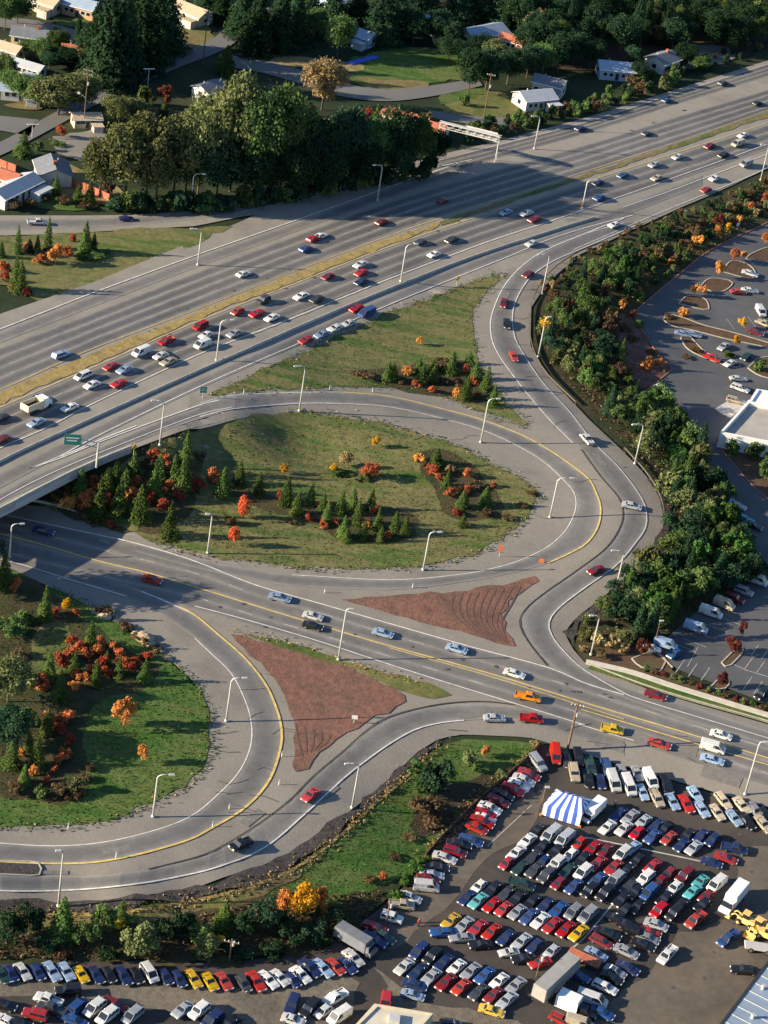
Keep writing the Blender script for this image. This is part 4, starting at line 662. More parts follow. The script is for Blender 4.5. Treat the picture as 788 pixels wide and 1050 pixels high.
VP = {}
def proto(key, fn, k=3): VP[key] = [fn() for _ in range(k)]
for m_ in ('green', 'olive', 'dark', 'tan'): proto('big_'+m_, lambda: broad('leaf_'+m_, 9500, 38, size=.048), 2 if m_ != 'tan' else 1)
for m_ in ('green', 'olive', 'lush', 'yellow', 'orange', 'red', 'brown', 'maroon', 'tan', 'scarlet', 'dark'):
    proto('small_'+m_, lambda: broad('leaf_'+m_, 1700, 12, size=.085, z0=.12, loose=.15, zs=.5), 2); proto('bush_'+m_, lambda: broad('leaf_'+m_, 800, 9, size=.12, z0=-.05, loose=.2, zs=.8), 2)
proto('conifer', lambda: conifer('leaf_conifer', int(rng.uniform(1500, 2300)), .085, int(rng.integers(11, 20)), ragged=rng.uniform(.2, .6), p=rng.uniform(.6, 1.05)), 7); proto('conifer_dark', lambda: conifer('leaf_dark', 2100, .085), 2); proto('fir', lambda: conifer('leaf_dark', 6500, .06, 28, ragged=.4, p=.7), 3)
TR = {'big': trunk(.75, .05, 6), 'small': trunk(.8, .05, 4), 'bush': trunk(.55, .06, 5), 'conifer': trunk(.95, .04), 'fir': trunk(.95, .035)}
VEG = []
def plant(kind, px, py, hp, wp, look=None, name=None, group=None, cat=None):
    x, y, z = P1(px, py); s = pscale(x, y, z); h = hp/(s*cp*.97); r_ = wp/2/s; 
    if kind.startswith('bush') or kind.startswith('small') or kind.startswith('big'): h = max(h-r_*.45, h*.62)     # the crown's depth also fills picture height
    base, _, colr = kind.partition('_'); rootn = name or {'big': 'broadleaf_tree', 'small': 'small_tree', 'bush': 'bush', 'conifer': 'conifer_tree', 'fir': 'fir_tree'}[base]
    root = bpy.data.objects.new(rootn, None); COL.objects.link(root); root.location = (x, y, z+.05); root.rotation_euler = (0, 0, rng.uniform(0, 6.28)); j = rng.uniform(.9, 1.1); h *= rng.uniform(.93, 1.05); r_ *= rng.uniform(.9, 1.1)
    for nm, me, sx in (('crown', VP[kind][rng.integers(len(VP[kind]))], r_*1.05), ('trunk', TR[base], r_*.9)):
        c = bpy.data.objects.new(nm, me); COL.objects.link(c); c.parent = root; c.scale = (sx*j, sx/j, h)
    root['category'] = cat or ('bush' if base == 'bush' else 'tree')
    if group: root['group'] = group
    cw = {'conifer': 'green conifer', 'conifer_dark': 'dark conifer', 'fir': 'dark fir tree'}.get(kind)
    if not cw: cw = {'big_green': 'large green tree', 'big_olive': 'large olive tree', 'big_dark': 'large dark tree', 'big_tan': 'large tan autumn tree'}.get(kind, '%s %s' % ({'scarlet': 'bright scarlet'}.get(colr, colr), 'bush' if base == 'bush' else 'small tree'))
    root['_size'] = hp*wp; VEG.append((root, px, look or cw)); return root
def plants(row, group, text, extra=''):
    n0 = len(VEG)
    for tok in text.split():
        k, a, b, h, w_ = tok.split(','); plant(KV[k], float(a), float(b), float(h), float(w_), group=group)
    label_rows([(o, px, look, row) for o, px, look in VEG[n0:]])
KV = {'C': 'conifer', 'D': 'conifer_dark', 'F': 'fir', 'Bg': 'big_green', 'Bo': 'big_olive', 'Bd': 'big_dark', 'Bt': 'big_tan'}
for c_, n_ in (('g','green'),('o','olive'),('l','lush'),('y','yellow'),('n','orange'),('r','red'),('b','brown'),('m','maroon'),('t','tan'),('s','scarlet'),('d','dark')): KV['s'+c_] = 'small_'+n_; KV['u'+c_] = 'bush_'+n_
plants('on the bank beside the overpass', 'trees and shrubs on the bank', 'C,82,509,30,18 C,101,534,46,24 C,122,529,42,22 C,143,534,40,24 C,137,487,26,20 C,119,495,26,19 C,157,511,33,23 C,190,476,34,22 C,187,504,36,22 C,173,551,37,22 C,110,506,28,20 C,128,509,30,20 C,178,492,26,18 C,163,490,24,18 ur,98,500,12,20 ur,84,520,18,26 ub,61,514,14,20 ur,137,497,12,18 ur,167,522,14,24 ur,178,489,12,18 ur,157,468,10,16 ur,172,503,11,18 ub,70,502,10,18 ur,198,501,12,15 ub,152,478,10,18 ur,112,540,9,14 ub,205,470,9,14 ur,150,500,10,15 ub,90,535,9,14 ur,110,520,15,19 ur,132,512,15,18 un,70,520,15,20 ur,150,515,14,18 ur,170,478,13,17 ur,184,512,14,17 un,92,512,13,16 ur,128,498,13,16')
plants('on the upper loop lawn', 'trees and shrubs on the upper loop lawn', 'C,228,509,29,20 C,245,497,26,15 C,265,507,24,15 C,293,518,30,17 C,304,528,26,16 C,318,517,23,14 C,331,523,17,13 C,335,536,24,15 C,349,528,26,15 C,361,523,25,14 C,380,523,23,15 C,366,538,29,17 C,387,543,24,15 C,352,551,24,17 C,404,546,22,15 C,415,549,21,14 C,372,552,18,14 C,390,555,16,13 C,355,555,14,14 ss,249,532,24,16 ss,239,560,21,13 sr,380,491,20,21 st,353,480,20,16 sy,385,459,12,9 sy,341,485,10,9 sy,291,486,10,8 ur,220,495,16,16 ur,205,503,14,16 ur,327,520,8,9 ur,317,534,9,12 ur,332,541,8,14 un,375,543,9,12 ur,383,526,9,9 ur,286,514,12,9 ur,345,538,7,9 ub,300,537,6,10 ub,237,538,12,12 ur,398,552,7,12 ug,348,487,7,26 ug,372,492,6,22')
plants('on the right part of the upper loop', 'shrubs on the right part of the upper loop', 'C,447,477,17,16 C,458,500,19,15 C,474,521,20,16 C,497,519,21,17 C,474,540,14,13 un,429,474,10,14 ur,443,486,12,18 ut,461,484,10,12 ur,479,489,11,14 ur,460,509,10,14 ur,469,528,9,14 ub,436,480,8,12 ur,452,492,9,14 ub,488,500,9,16 ur,478,506,9,13 ub,500,529,8,14 ur,505,500,7,10 ub,521,532,7,14 ub,535,520,6,12 ub,545,508,6,12 ub,470,505,8,13')
plants('on the grass triangle beside the freeway', 'shrubs on the grass triangle', 'C,397,391,21,15 C,402,390,20,14 C,429,383,17,14 C,432,393,19,15 C,444,392,18,15 C,462,384,19,15 C,464,374,14,12 C,487,390,21,14 C,477,410,23,16 C,498,400,23,16 C,505,417,21,15 C,481,374,13,12 C,443,382,14,12 un,418,384,10,13 ub,451,376,12,24 ur,443,402,9,12 ur,487,394,9,13 un,468,407,10,10 ur,427,397,8,12 ub,375,388,8,22 ub,365,385,6,10 ub,410,392,8,14 ub,455,394,8,16 ub,470,396,9,14 ur,478,382,8,10 sn,430,354,9,7 ub,490,408,8,13')
plants('on the lower loop lawn', 'trees and shrubs on the lower loop lawn', 'C,4,604,42,18 C,46,636,36,19 C,92,666,31,17 C,76,691,25,17 C,50,696,28,17 C,61,718,35,22 C,98,704,31,17 C,122,694,23,15 C,109,683,17,12 C,148,700,27,15 C,48,753,29,18 C,38,787,35,20 C,12,787,29,22 C,25,805,25,17 C,30,770,22,15 sy,67,628,16,10 ur,14,605,15,18 ur,57,632,9,14 ur,79,630,9,12 ur,74,662,12,14 ur,70,675,14,16 ur,89,675,14,12 ur,104,663,11,14 ur,116,670,12,13 ur,111,693,13,15 ur,94,690,12,13 ur,140,683,10,13 ur,79,696,12,14 ur,43,706,14,20 un,75,706,9,12 ur,82,668,15,17 un,98,672,13,15 ur,64,682,14,17 ur,104,684,14,16 ur,122,678,13,15 un,86,700,13,15 ur,134,690,13,15 ur,52,742,14,17 ur,70,764,13,16 un,34,796,12,14 ur,60,782,13,15 ur,150,676,12,15 ur,129,684,12,14 ur,66,740,15,22 ur,61,752,14,18 un,68,777,12,14 un,23,775,9,9 ur,23,803,9,10 ur,55,792,9,10 ur,48,803,8,10 sn,126,746,34,26 sn,145,783,24,13')
plants('at the left edge of the lower loop', 'foliage at the left edge of the lower loop', 'sg,10,652,24,38 Bo,8,720,52,46 Bd,8,768,50,50 ug,25,640,16,24 uo,30,700,18,24 uo,82,814,18,20 ub,60,816,14,22 ug,42,816,14,20 ub,74,818,12,18 ub,14,815,14,20 ug,30,745,20,20 ub,88,800,9,14 ub,92,790,9,12 ub,20,675,12,16 ub,105,628,8,18 ut,112,630,7,14 ut,148,662,10,10 ub,140,655,8,16 ub,128,645,8,16 ub,160,668,7,12')
plants('on the small lawn beside the far freeway lanes', 'trees on the small lawn', 'C,18,260,27,13 C,49,255,33,14 D,38,261,20,12 C,87,260,32,16 D,96,258,19,11 C,1,264,16,12 C,16,297,33,16 C,21,300,35,16 D,30,258,14,12 sn,57,272,22,20 sn,70,266,16,14 ur,40,270,10,16 ur,27,258,10,11 ur,75,248,9,10 ur,5,278,13,14 ur,5,288,10,12 um,27,303,10,12 ur,13,295,9,12 ug,102,263,7,30 ug,85,266,6,20 ub,48,262,9,12')
plants('on the grass slope above the car lot', 'shrubs on the grass slope', 'sd,447,814,40,38 ud,440,812,30,30 ub,436,840,24,36 uo,478,784,19,18 ug,424,792,14,20 sn,497,777,14,11 un,392,903,9,11 ul,427,893,14,18 ul,417,908,14,18 ul,406,922,13,18 ul,434,884,10,14 ut,548,765,6,12 uo,540,774,7,12 uo,514,794,7,14 ub,420,860,7,16 ub,405,880,7,16 ug,486,790,10,14 uo,470,838,7,14 ut,400,812,6,14 ub,380,905,9,14')
plants('in the roadside belt above the parked row', 'trees in the belt above the parked row', 'sd,6,968,38,36 sd,27,962,40,30 C,63,963,46,30 sg,85,970,26,26 sg,103,967,42,30 C,124,946,26,20 so,139,981,44,38 sy,121,952,10,14 sd,173,964,38,34 sd,190,962,32,28 sg,205,968,26,26 C,230,949,28,26 sd,251,957,30,28 sd,272,953,38,30 sd,290,955,26,26 sn,291,934,26,20 sy,307,938,36,34 sn,324,934,30,24 un,334,938,12,14 so,217,982,30,34 sy,216,970,18,24 sd,320,962,24,30 sd,345,950,22,26 sd,300,970,22,28 sd,48,975,20,24 ub,60,980,14,26 ub,160,980,16,26 ud,245,978,16,30 ud,280,978,16,30 ud,330,972,14,24 ud,110,983,14,24')
plants('among the islands of the mall car park', 'small trees in the mall car park', 'sn,752,268,14,10 sn,761,267,11,9 sn,783,251,14,12 sn,736,284,18,12 sn,712,304,15,12 un,722,300,8,8 un,700,325,10,12 sy,760,337,12,9 sy,754,356,12,9 ug,747,366,7,16 ug,778,380,14,16 ub,685,326,5,10 sm,658,672,18,14 sm,751,670,20,18 sm,760,653,18,9 sm,740,705,18,13 sm,764,600,10,8 ug,750,466,16,18 ug,775,472,18,22 sg,784,492,24,22 ug,762,460,8,10 ub,704,368,5,12 ub,714,361,5,12')
plants('along the sidewalk hedge', 'low shrubs along the sidewalk', ' '.join('%s,%d,%d,7,9' % (('ug', 'ub', 'um', 'uo')[i % 4], 662+i*9.2, 688+i*3.15) for i in range(14)))
plants('beside the lamp post at the tree belt', 'bushes at the lower end of the belt', 'ut,612,660,16,18 uo,600,655,14,16 ut,628,664,14,22 ub,616,675,9,14 uo,602,640,12,14 ut,640,668,10,18 ut,655,595,10,22 ut,640,612,12,16 ut,598,668,8,12')
plants('at the edge between tree belt and car park', 'bright shrubs at the belt edge', 'sn,715,253,13,13 sn,735,243,12,11 sn,758,231,10,10 ut,775,222,9,10 uy,746,238,9,9 sn,653,304,12,11 un,638,317,12,10 un,664,378,12,14 un,674,375,8,12 ub,650,350,7,14 ub,640,338,7,14 ug,655,335,8,14 ub,668,362,6,12 ur,648,325,9,12 ub,690,268,10,14 un,687,273,8,8 ub,706,238,9,12 ul,678,264,9,10 ur,770,214,9,12 ul,722,246,9,10 ur,783,208,10,14')
# the tree belt itself
def pinside(poly, n, seed, mind):
    r_ = random.Random(seed); xs = [p[0] for p in poly]; ys = [p[1] for p in poly]; out = []; t = 0
    while len(out) < n and t < 20000:
        t += 1; x = r_.uniform(min(xs), max(xs)); y = r_.uniform(min(ys), max(ys))
        if inside(poly, np.array([x]), np.array([y]))[0] and all(math.hypot((x-a)*1.0, (y-b)*1.6) > mind for a, b in out): out.append((x, y))
    return sorted(out, key=lambda q: q[1])
LMK = [(556,302,'the lamp post at the ramp bend'),(552,366,'the lamp post with the yellow-lit head'),(651,476,'the lamp post in the belt'),(631,607,'the lamp post by the stony bank'),(606,672,'the lamp post by the sidewalk end'),(780,185,'the lamp post at the right edge'),
 (674,398,'the lone white car by the kerb'),(708,470,'the teal car on the service road'),(745,512,'the second teal car'),(764,532,'the third teal car'),(777,596,'the white roofed van'),(714,644,'the light blue van'),(672,660,'the thin car park lamp'),(668,340,'the red kerb corner'),(724,195,'the red car on the freeway edge'),(700,260,'the curved kerb of the car park'),(640,300,'the small orange bush'),
 (45,130,'the crossroads'),(88,125,'the leaning utility pole'),(210,66,'the tall utility pole'),(500,125,'the pole beside the lawn'),(548,153,'the lamp post past the sign gantry'),(480,150,'the sign gantry'),(560,100,'the white house'),(30,195,'the long white building'),(55,175,'the gabled white house'),(30,38,'the yellow walled house'),(76,52,'the red roofed house'),(215,92,'the small white house'),(330,95,'the tan autumn tree'),(368,62,'the blue tarpaulin'),(490,33,'the silver roofed house'),(450,24,'the pale roofed house'),(630,72,'the blue roofed cabin'),(678,62,'the white gabled cabin'),(195,12,'the cream walled house'),(387,200,'the lamp post below the dark trees'),(195,212,'the lamp post on the frontage road'),(442,135,'the orange roofed house'),(75,180,'the orange fence'),(368,34,'the blue white shed'),(720,60,'the gravel clearing'),(85,8,'the orange walled house')]
def label_near(items):
    d = {}
    for o, px, py, look in items:
        L = min(LMK, key=lambda l: math.hypot(l[0]-px, (l[1]-py)*1.3)); dx, dy = px-L[0], (py-L[1])*1.3
        sec = ('right of' if dx > 0 else 'left of') if abs(dx) > abs(dy) else ('below' if dy > 0 else 'above'); d.setdefault((look, L[2], sec), []).append((math.hypot(dx, dy), o))
    for (look, lm, sec), l in d.items():
        l.sort(key=lambda a: a[0])
        for i, (q, o) in enumerate(l): o['label'] = ('%s just %s %s' % (look, sec, lm)) if len(l) == 1 else '%s %s %s, %s nearest' % (look, sec, lm, ordinal(i, len(l)))
def scatter(poly, n, seed, mind, kinds, hr, group, wr=(.8, 1.2)):
    r_ = random.Random(seed); items = []
    for x, y in pinside(poly, n, seed, mind):
        k = r_.choices([a for a, b in kinds], [b for a, b in kinds])[0]; h = r_.uniform(*hr)*(.55+.45*(y/600) if y < 600 else 1); 
        o = plant(KV[k], x, y, h*(1.3 if k in 'CDF' else 1), h*r_.uniform(*wr)*(.62 if k in ('C', 'D') else .5 if k == 'F' else 1), group=group); items.append((o, x, y, VEG[-1][2]))
    return items
IT = []
belt = [(645,435),(672,415),(700,450),(738,500),(765,558),(786,598),(755,600),(712,622),(678,652),(650,665),(618,652),(612,632),(655,598),(690,562),(694,530),(672,482),(655,462)]
IT += scatter(belt, 98, 3, 10.5, [('sg',5),('sd',3),('so',3),('sl',2),('ud',1),('C',2),('D',1.5),('uo',1)], (21, 35), 'trees of the green belt beside the slip ramp')
mid = [(560,310),(590,285),(640,262),(655,296),(632,318),(625,345),(640,372),(650,400),(668,425),(640,440),(600,405),(560,365),(556,335)]
IT += scatter(mid, 84, 5, 9.5, [('sg',4),('sd',3),('so',3),('sl',1),('ub',2),('uo',1),('C',1.2),('D',1)], (13, 29), 'trees of the green belt beside the slip ramp')
topb = [(600,272),(650,246),(700,222),(788,184),(788,218),(735,245),(690,280),(655,310),(640,300),(610,290)]
IT += scatter(topb, 85, 6, 8.5, [('ug',5),('ud',4),('uo',2.5),('ub',4.5),('ul',1),('um',.5)], (9, 17), 'shrubs of the upper belt')
edge = [(545,320),(562,300),(600,272),(640,250),(700,220),(700,214),(640,240),(590,266),(555,290)]
IT += scatter(edge, 22, 8, 7, [('ub',3),('ut',2),('uo',1)], (6, 12), 'low scrub along the slip ramp')
IT += scatter([(610,378),(648,398),(655,414),(668,432),(700,470),(690,480),(660,450),(625,410),(600,380)], 12, 9, 13, [('sd',3),('sg',3)], (18, 30), 'trees of the green belt beside the slip ramp')
# the neighbourhood trees, placed one by one from the photograph
def place(text, group):
    for tok in text.split():
        k, a, b, h, w_ = tok.split(','); o = plant(KV[k], float(a), float(b), float(h), float(w_), group=group); IT.append((o, float(a), float(b), VEG[-1][2]))
place('Bo,102,202,60,48 Bo,128,206,84,56 Bo,150,204,90,60 Bo,178,200,80,58 Bo,203,198,92,56 Bo,236,196,112,64 Bg,262,200,100,60 Bg,287,196,98,58 Bd,310,194,80,54 Bg,334,190,66,48 Bd,352,190,76,50 Bg,377,186,64,46 Bd,399,182,70,46 Bg,422,178,60,44 Bd,440,170,38,38 Bd,222,205,60,50 Bd,250,203,60,54 Bg,190,202,56,46 Bo,160,206,52,46 Bo,216,180,84,50 Bd,300,205,60,52 Bd,330,202,52,50 Bd,366,196,50,46 Bd,405,186,44,42 Bd,275,203,50,46', 'big trees in the belt above the freeway')
place(' '.join('%s,%d,%.1f,%d,%d' % (('ud','ug','ud','ud','ug','ud')[i % 6], 116+i*13.5, 216-(0 if i < 9 else (i-9)*2.4), 15+(i*7) % 9, 20+(i*5) % 9) for i in range(25)), 'understorey below the big trees')
place('F,108,86,84,52 F,124,84,80,50 F,142,72,82,50 F,158,62,74,48 F,168,52,66,46 F,97,70,66,40 F,132,50,56,40 F,86,60,30,30 F,113,60,60,38 F,150,48,50,38 F,262,54,58,44 F,284,50,56,44 F,300,44,52,44 F,246,38,50,38 F,316,34,48,40 F,390,42,50,46 F,340,26,40,38 F,226,22,36,34 F,210,16,34,30 F,365,24,34,34 F,404,30,44,40 Bg,346,58,40,34 Bg,322,40,34,34', 'fir trees of the neighbourhood')
place('Bo,60,118,44,52 Bo,82,112,40,44 Bg,38,112,34,36 Bg,22,106,30,32 Bg,10,98,28,28 Bg,30,58,18,24 Bg,44,62,22,28 Bg,60,50,20,24 Bg,5,30,36,34 Bg,18,24,34,34 Bd,50,70,18,22 Bd,68,68,20,24 F,80,44,28,12 ug,60,38,10,16 Bo,118,128,34,36 Bo,138,122,24,26 C,24,160,24,20 ug,38,154,10,12 sr,63,141,13,11 ug,58,148,5,18 sm,170,108,20,20 ug,150,108,18,18 ug,168,122,16,16 Bt,330,112,50,44 sy,333,160,20,20 so,360,140,22,26 sr,374,132,20,20 C,384,136,26,20 sb,395,146,24,22 C,372,160,24,20 C,231,74,25,24 Bg,3,86,30,26 ug,12,74,12,14 sy,18,62,8,8 C,57,200,20,14 ub,46,206,9,14 C,80,208,20,14 ub,66,210,10,18 C,92,208,22,16 ub,88,214,8,16 ub,30,212,10,14 ub,112,200,16,14 ub,14,214,12,16 ud,5,204,14,18', 'garden trees of the neighbourhood')
place('Bd,480,96,44,34 Bd,498,92,40,36 Bd,520,86,38,36 Bd,540,80,36,36 Bg,556,76,34,34 Bo,506,70,30,32 Bd,460,62,26,30 Bd,475,66,24,26 Bd,492,62,28,28 ug,475,108,12,12 ub,436,130,16,20 ug,422,122,10,16 ug,412,118,9,14 ub,484,138,9,16 Bd,424,45,30,30 Bd,572,74,40,34', 'garden trees beyond the lawn')
forest = [(430,8),(500,4),(560,0),(640,-10),(788,-20),(788,40),(760,58),(700,52),(640,58),(600,52),(575,66),(545,60),(530,36),(470,20)]
IT += scatter(forest, 120, 11, 9, [('F',6),('Bd',6),('Bg',1),('Bo',.3)], (48, 68), 'dark wood in the upper right', (.7, 1.0))
IT += scatter([(-20,-30),(788,-60),(788,-20),(560,-6),(440,2),(330,8),(160,-2),(-20,-2)], 70, 12, 12, [('F',5),('Bd',5),('Bg',2)], (40, 62), 'trees along the top of the view', (.7, 1.0))
hedge = [(470,138),(520,126),(560,118),(600,108),(650,88),(690,76),(700,84),(650,104),(600,118),(552,130),(514,140),(480,148)]
IT += scatter(hedge, 46, 13, 8, [('ug',4),('ud',4),('ub',1.5),('uo',1)], (13, 24), 'hedge along the upper freeway edge')
IT += scatter([(690,70),(788,34),(788,52),(700,82)], 16, 14, 9, [('ud',3),('ub',2),('uo',2)], (10, 16), 'hedge along the upper freeway edge')
place('Bd,446,44,34,34 Bd,462,50,30,30 Bd,540,62,40,36 Bd,556,60,40,34 Bd,588,66,36,34 Bd,604,70,30,30 F,420,20,50,40 F,436,16,54,44 Bd,655,84,20,20 Bd,648,72,26,24 Bd,700,68,24,26 Bg,716,72,18,22 Bd,412,38,34,36 F,470,22,50,40 F,492,20,54,40 F,512,24,54,40 Bd,530,34,44,36 Bt,548,46,34,26', 'dark trees between the far houses')
place('so,775,32,32,34 so,788,26,36,34 Bo,682,44,34,22 sb,676,46,24,20 Bd,700,46,30,26', 'trees by the gravel clearing')
# tall trees just outside the left edge, whose shade falls across the road
for x, y, h in ((-30,606,74), (-66,600,84), (-95,596,84)):
    o = plant('big_dark', x, y, h, 60, group='tall trees outside the left edge'); o['label'] = 'tall dark broadleaf tree past the left edge beside the underpass road'
# tufts of rough grass softening the edges of the lawns
def tufts(name, label, polys, mat, n, seed, hgt=(.25, .7), spread=1.0, cat='grass'):
    r_ = np.random.default_rng(seed); C = []
    for p in polys:
        c = world(p, G, step=1.0); i = r_.integers(0, len(c), n); C.append(c[i]+r_.normal(0, spread, (n, 2)))
    C = np.vstack(C); z = G(C[:, 0], C[:, 1])+.1; m = len(C); h = r_.uniform(*hgt, m); a = r_.uniform(0, 3.14, m); pts = np.c_[C, z+h*.4]; me = quads(pts, np.c_[np.cos(a), np.sin(a), np.full(m, .4)], .2, name, mat, .5)
    o = ob(name, me); tag(o, label, cat, kind='stuff')
LP = [(300,422),(352,427),(400,436),(461,454),(501,474),(527,487),(552,505),(545,522),(532,540),(510,556),(489,568),(438,581),(400,583),(327,584),(276,578),(238,573),(200,569),(160,556)]
LW2 = [(51,601),(96,624),(127,641),(165,669),(200,702),(213,725),(216,745),(215,771),(200,799),(178,814),(140,832),(101,844),(51,848),(0,848)]
TG = [(216,406),(309,362),(400,320.5),(460,299),(514,279),(499,302),(484,317),(486,345),(494,375),(509,400),(542,437),(501,426),(451,406),(400,397),(337,398),(250,402),(216,406)]
tufts('grass_tufts', 'rough green grass tufts fringing the gravel shoulders of the loops', [LP, LW2, TG], 'leaf_green', 900, 1, spread=.7, hgt=(.05, .3))
tufts('dry_grass_tufts', 'dry brown grass tufts scattered along the lawn and shoulder edges', [LP, LW2, TG, [(240,648),(301,660),(352,677),(400,692),(440,703)], [(45,517),(90,497),(130,476),(165,459),(200,441)]], 'leaf_tan', 220, 2, spread=.8, hgt=(.1,.4))
tufts('weeds', 'golden dry weeds along the top of the stony roadside bank', [[(-60,937),(51,939),(127,936),(200,924),(250,912),(301,892),(352,855),(385,824),(402,811),(430,783),(455,765)], [(434,884),(455,862),(484,829),(514,802),(542,779)]], 'leaf_tan', 1500, 3, spread=.8)
tufts('weeds', 'dark green undergrowth filling the belt beside the slip ramp', [[(655,440),(700,500),(715,560),(690,620)], [(600,310),(610,370),(650,420)], [(620,280),(700,245),(770,215)]], 'leaf_green', 1800, 4, spread=3, hgt=(.2, 1.2))
def fill(name, label, poly, mat, n, seed, size=.3, hgt=(.05, .3)):
    r_ = np.random.default_rng(seed); q = np.array(poly, float); x, y = P(q[:, 0], q[:, 1]); w_ = np.c_[x, y]; g = r_.uniform(w_.min(0), w_.max(0), (n*2, 2)); g = g[inside(w_, g[:, 0], g[:, 1])]; z = G(g[:, 0], g[:, 1])+.1+r_.uniform(*hgt, len(g))
    a = r_.uniform(0, 3.14, len(g)); tag(ob(name, quads(np.c_[g, z], np.c_[np.cos(a)*.6, np.sin(a)*.6, np.ones(len(g))], size, name, mat, .5)), label, 'grass', kind='stuff')
fill('long_grass', 'long green grass on the slope between exit ramp and car lot', [(402,812),(430,785),(455,768),(500,765),(548,764),(514,800),(484,827),(451,862),(432,882),(400,915),(340,940),(250,940),(301,893),(352,856)], 'leaf_lush', 7000, 5, .13, (.0,.08))
fill('long_grass', 'patchy green grass over the lower loop lawn', [(0,590),(96,626),(165,671),(213,727),(215,771),(178,812),(101,842),(0,846)], 'leaf_lush', 6000, 6, .16, (.02, .15))
fill('long_grass', 'patchy dry grass over the upper loop lawn', [(60,515),(165,462),(251,430),(352,430),(461,457),(545,505),(530,538),(489,566),(400,580),(276,576),(110,538)], 'leaf_olive', 6000, 7, .16, (.02, .15))
fill('long_grass', 'patchy grass over the triangle beside the freeway', TG[:-1], 'leaf_green', 3000, 8, .16, (.02, .15))
fill('undergrowth', 'tangled dark undergrowth below the roadside trees', [(-60,952),(127,950),(200,940),(300,920),(390,915),(395,925),(345,966),(300,979),(-60,982)], 'leaf_brown', 7000, 9, .25, (.05, .5))
fill('undergrowth', 'rough scrub below the trees of the slip ramp belt', [(560,310),(640,262),(788,186),(788,222),(690,283),(650,320),(690,379),(664,403),(740,500),(784,598),(715,625),(660,665),(606,665),(655,598),(692,545),(660,480),(560,370)], 'leaf_brown', 9000, 10, .28, (.05, .6))
flat('wall_cream', (.62,.54,.38), .85, vary=.08); flat('wall_white', (.56,.54,.49), .85, vary=.12); flat('wall_yellow', (.62,.48,.22), .85, vary=.08); flat('wall_blue', (.35,.46,.56), .85, vary=.08); flat('wall_orange', (.60,.34,.18), .85, vary=.1)
flat('roof_grey', (.15,.16,.18), .85, vary=.2, scale=.8); flat('roof_white', (.42,.44,.46), .7, vary=.08, scale=.5); flat('roof_blue', (.30,.38,.46), .6, vary=.15, scale=.4); flat('roof_red', (.42,.13,.07), .85, vary=.2, scale=.8); flat('roof_tan', (.48,.38,.25), .85, vary=.15)
LABB = []; flat('boulder_stone', (.36,.27,.18), .9, vary=.25, scale=1.5)
# ------------------------------------------------------------------ lamp posts, signs, poles
def thing(name, label, cat, px, py, group=None, fn=G, d=(1, 0), z=.05):
    x, y, h = P1(px, py, 0, fn); o = bpy.data.objects.new(name, None); COL.objects.link(o); o.location = (x, y, h+z); o.rotation_euler = (0, 0, yaw_at(px, py, d, fn)); return tag(o, label, cat, group), pscale(x, y, h)
LAMPS = [(10,572,20,538,1,'G','by the freeway overpass'),(60,930,63,868,-.3,'G','at the stony bank above the bottom left trees'),(157,838,165,792,1.4,'G','on the lower loop shoulder'),(232,740,241,694,1.3,'G','inside the lower loop curve'),(213,568,219,528,-.3,'G','below the scarlet tree'),(361,829,368,780,-1.3,'G','by the lower exit ramp'),
 (347,677,364,624,.3,'G','on the edge of the red soil triangle'),(434,585,442,546,1,'G','at the bottom of the upper loop lawn'),(493,454,502,411,1,'G','on the upper right shoulder of the loop'),(564,531,575,491,1.5,'G','at the tip of the upper loop'),(307,422,316,378,-1,'G','at the top of the upper loop lawn'),(606,672,617,631,-.8,'G','by the sidewalk end'),(631,607,641,565,-1.2,'G','by the stony bank of the slip ramp'),
 (651,476,659,436,-1.2,'G','in the tree belt of the slip ramp'),(764,815,782,758,.5,'G','between the wide road and the car lot'),(552,366,562,328,.3,'G','halfway down the slip ramp'),(556,302,564,264,-1.2,'G','at the top bend of the slip ramp'),(411,289,418,254,1.1,'F','between near freeway lanes and barrier'),(203,272,209,238,-1,'F','on the far freeway shoulder'),(195,216,199,182,1,'F','on the frontage ramp verge'),
 (387,206,392,173,-.9,'F','below the dark trees on the ramp gore'),(548,153,553,123,-.8,'F','on the upper freeway shoulder past the gantry'),(597,214,602,188,1,'F','on the barrier with an orange marker'),(222,370,228,331,1.2,'F','on the barrier beside the busy lanes'),(164,457,169,413,-1.1,'F','on the ramp shoulder above the conifer bank'),(780,185,786,152,-.8,'F','at the right edge of the freeway')]
for bx, by, tx, ty, arm, f, where in LAMPS:
    fn = G if f == 'G' else FZ; t, s = thing('lamp_post', 'tall pale metal lamp post '+where, 'lamp post', bx, by, 'lamp posts of the interchange', fn, (1 if arm > 0 else -1, 0))
    h = (by-ty)/(s*cp)*1.02; a = abs(arm)*8.5/s; m = MB(); pts = [(0, 0, 0), (0, 0, h*.5), (0, 0, h*.93), (.15*a, 0, h*.985), (.5*a, 0, h+.1), (a, 0, h+.12)]
    m.tube(pts, [.19, .15, .12, .10, .09, .08], 8); m.tube([(0, 0, 0), (0, 0, .35)], .3, 8); ob('pole', m.mesh('pole', 'galvanised', True), t)
    m = MB(); m.box(a-.1, a+.85, -.2, .2, h+.03, h+.24, taper=.06); hd = ob('lamp_head', m.mesh('lamp_head', 'galvanised'), t); m = MB(); m.box(a+.05, a+.7, -.15, .15, h-.05, h+.028); ob('lens', m.mesh('lens', 'lamp_glass'), hd)
tt_ = [o for o in bpy.data.objects if o.get('label', '').endswith('halfway down the slip ramp')][0]; tt_['label'] = 'lamp post with painted yellow light on its head halfway down the slip ramp'
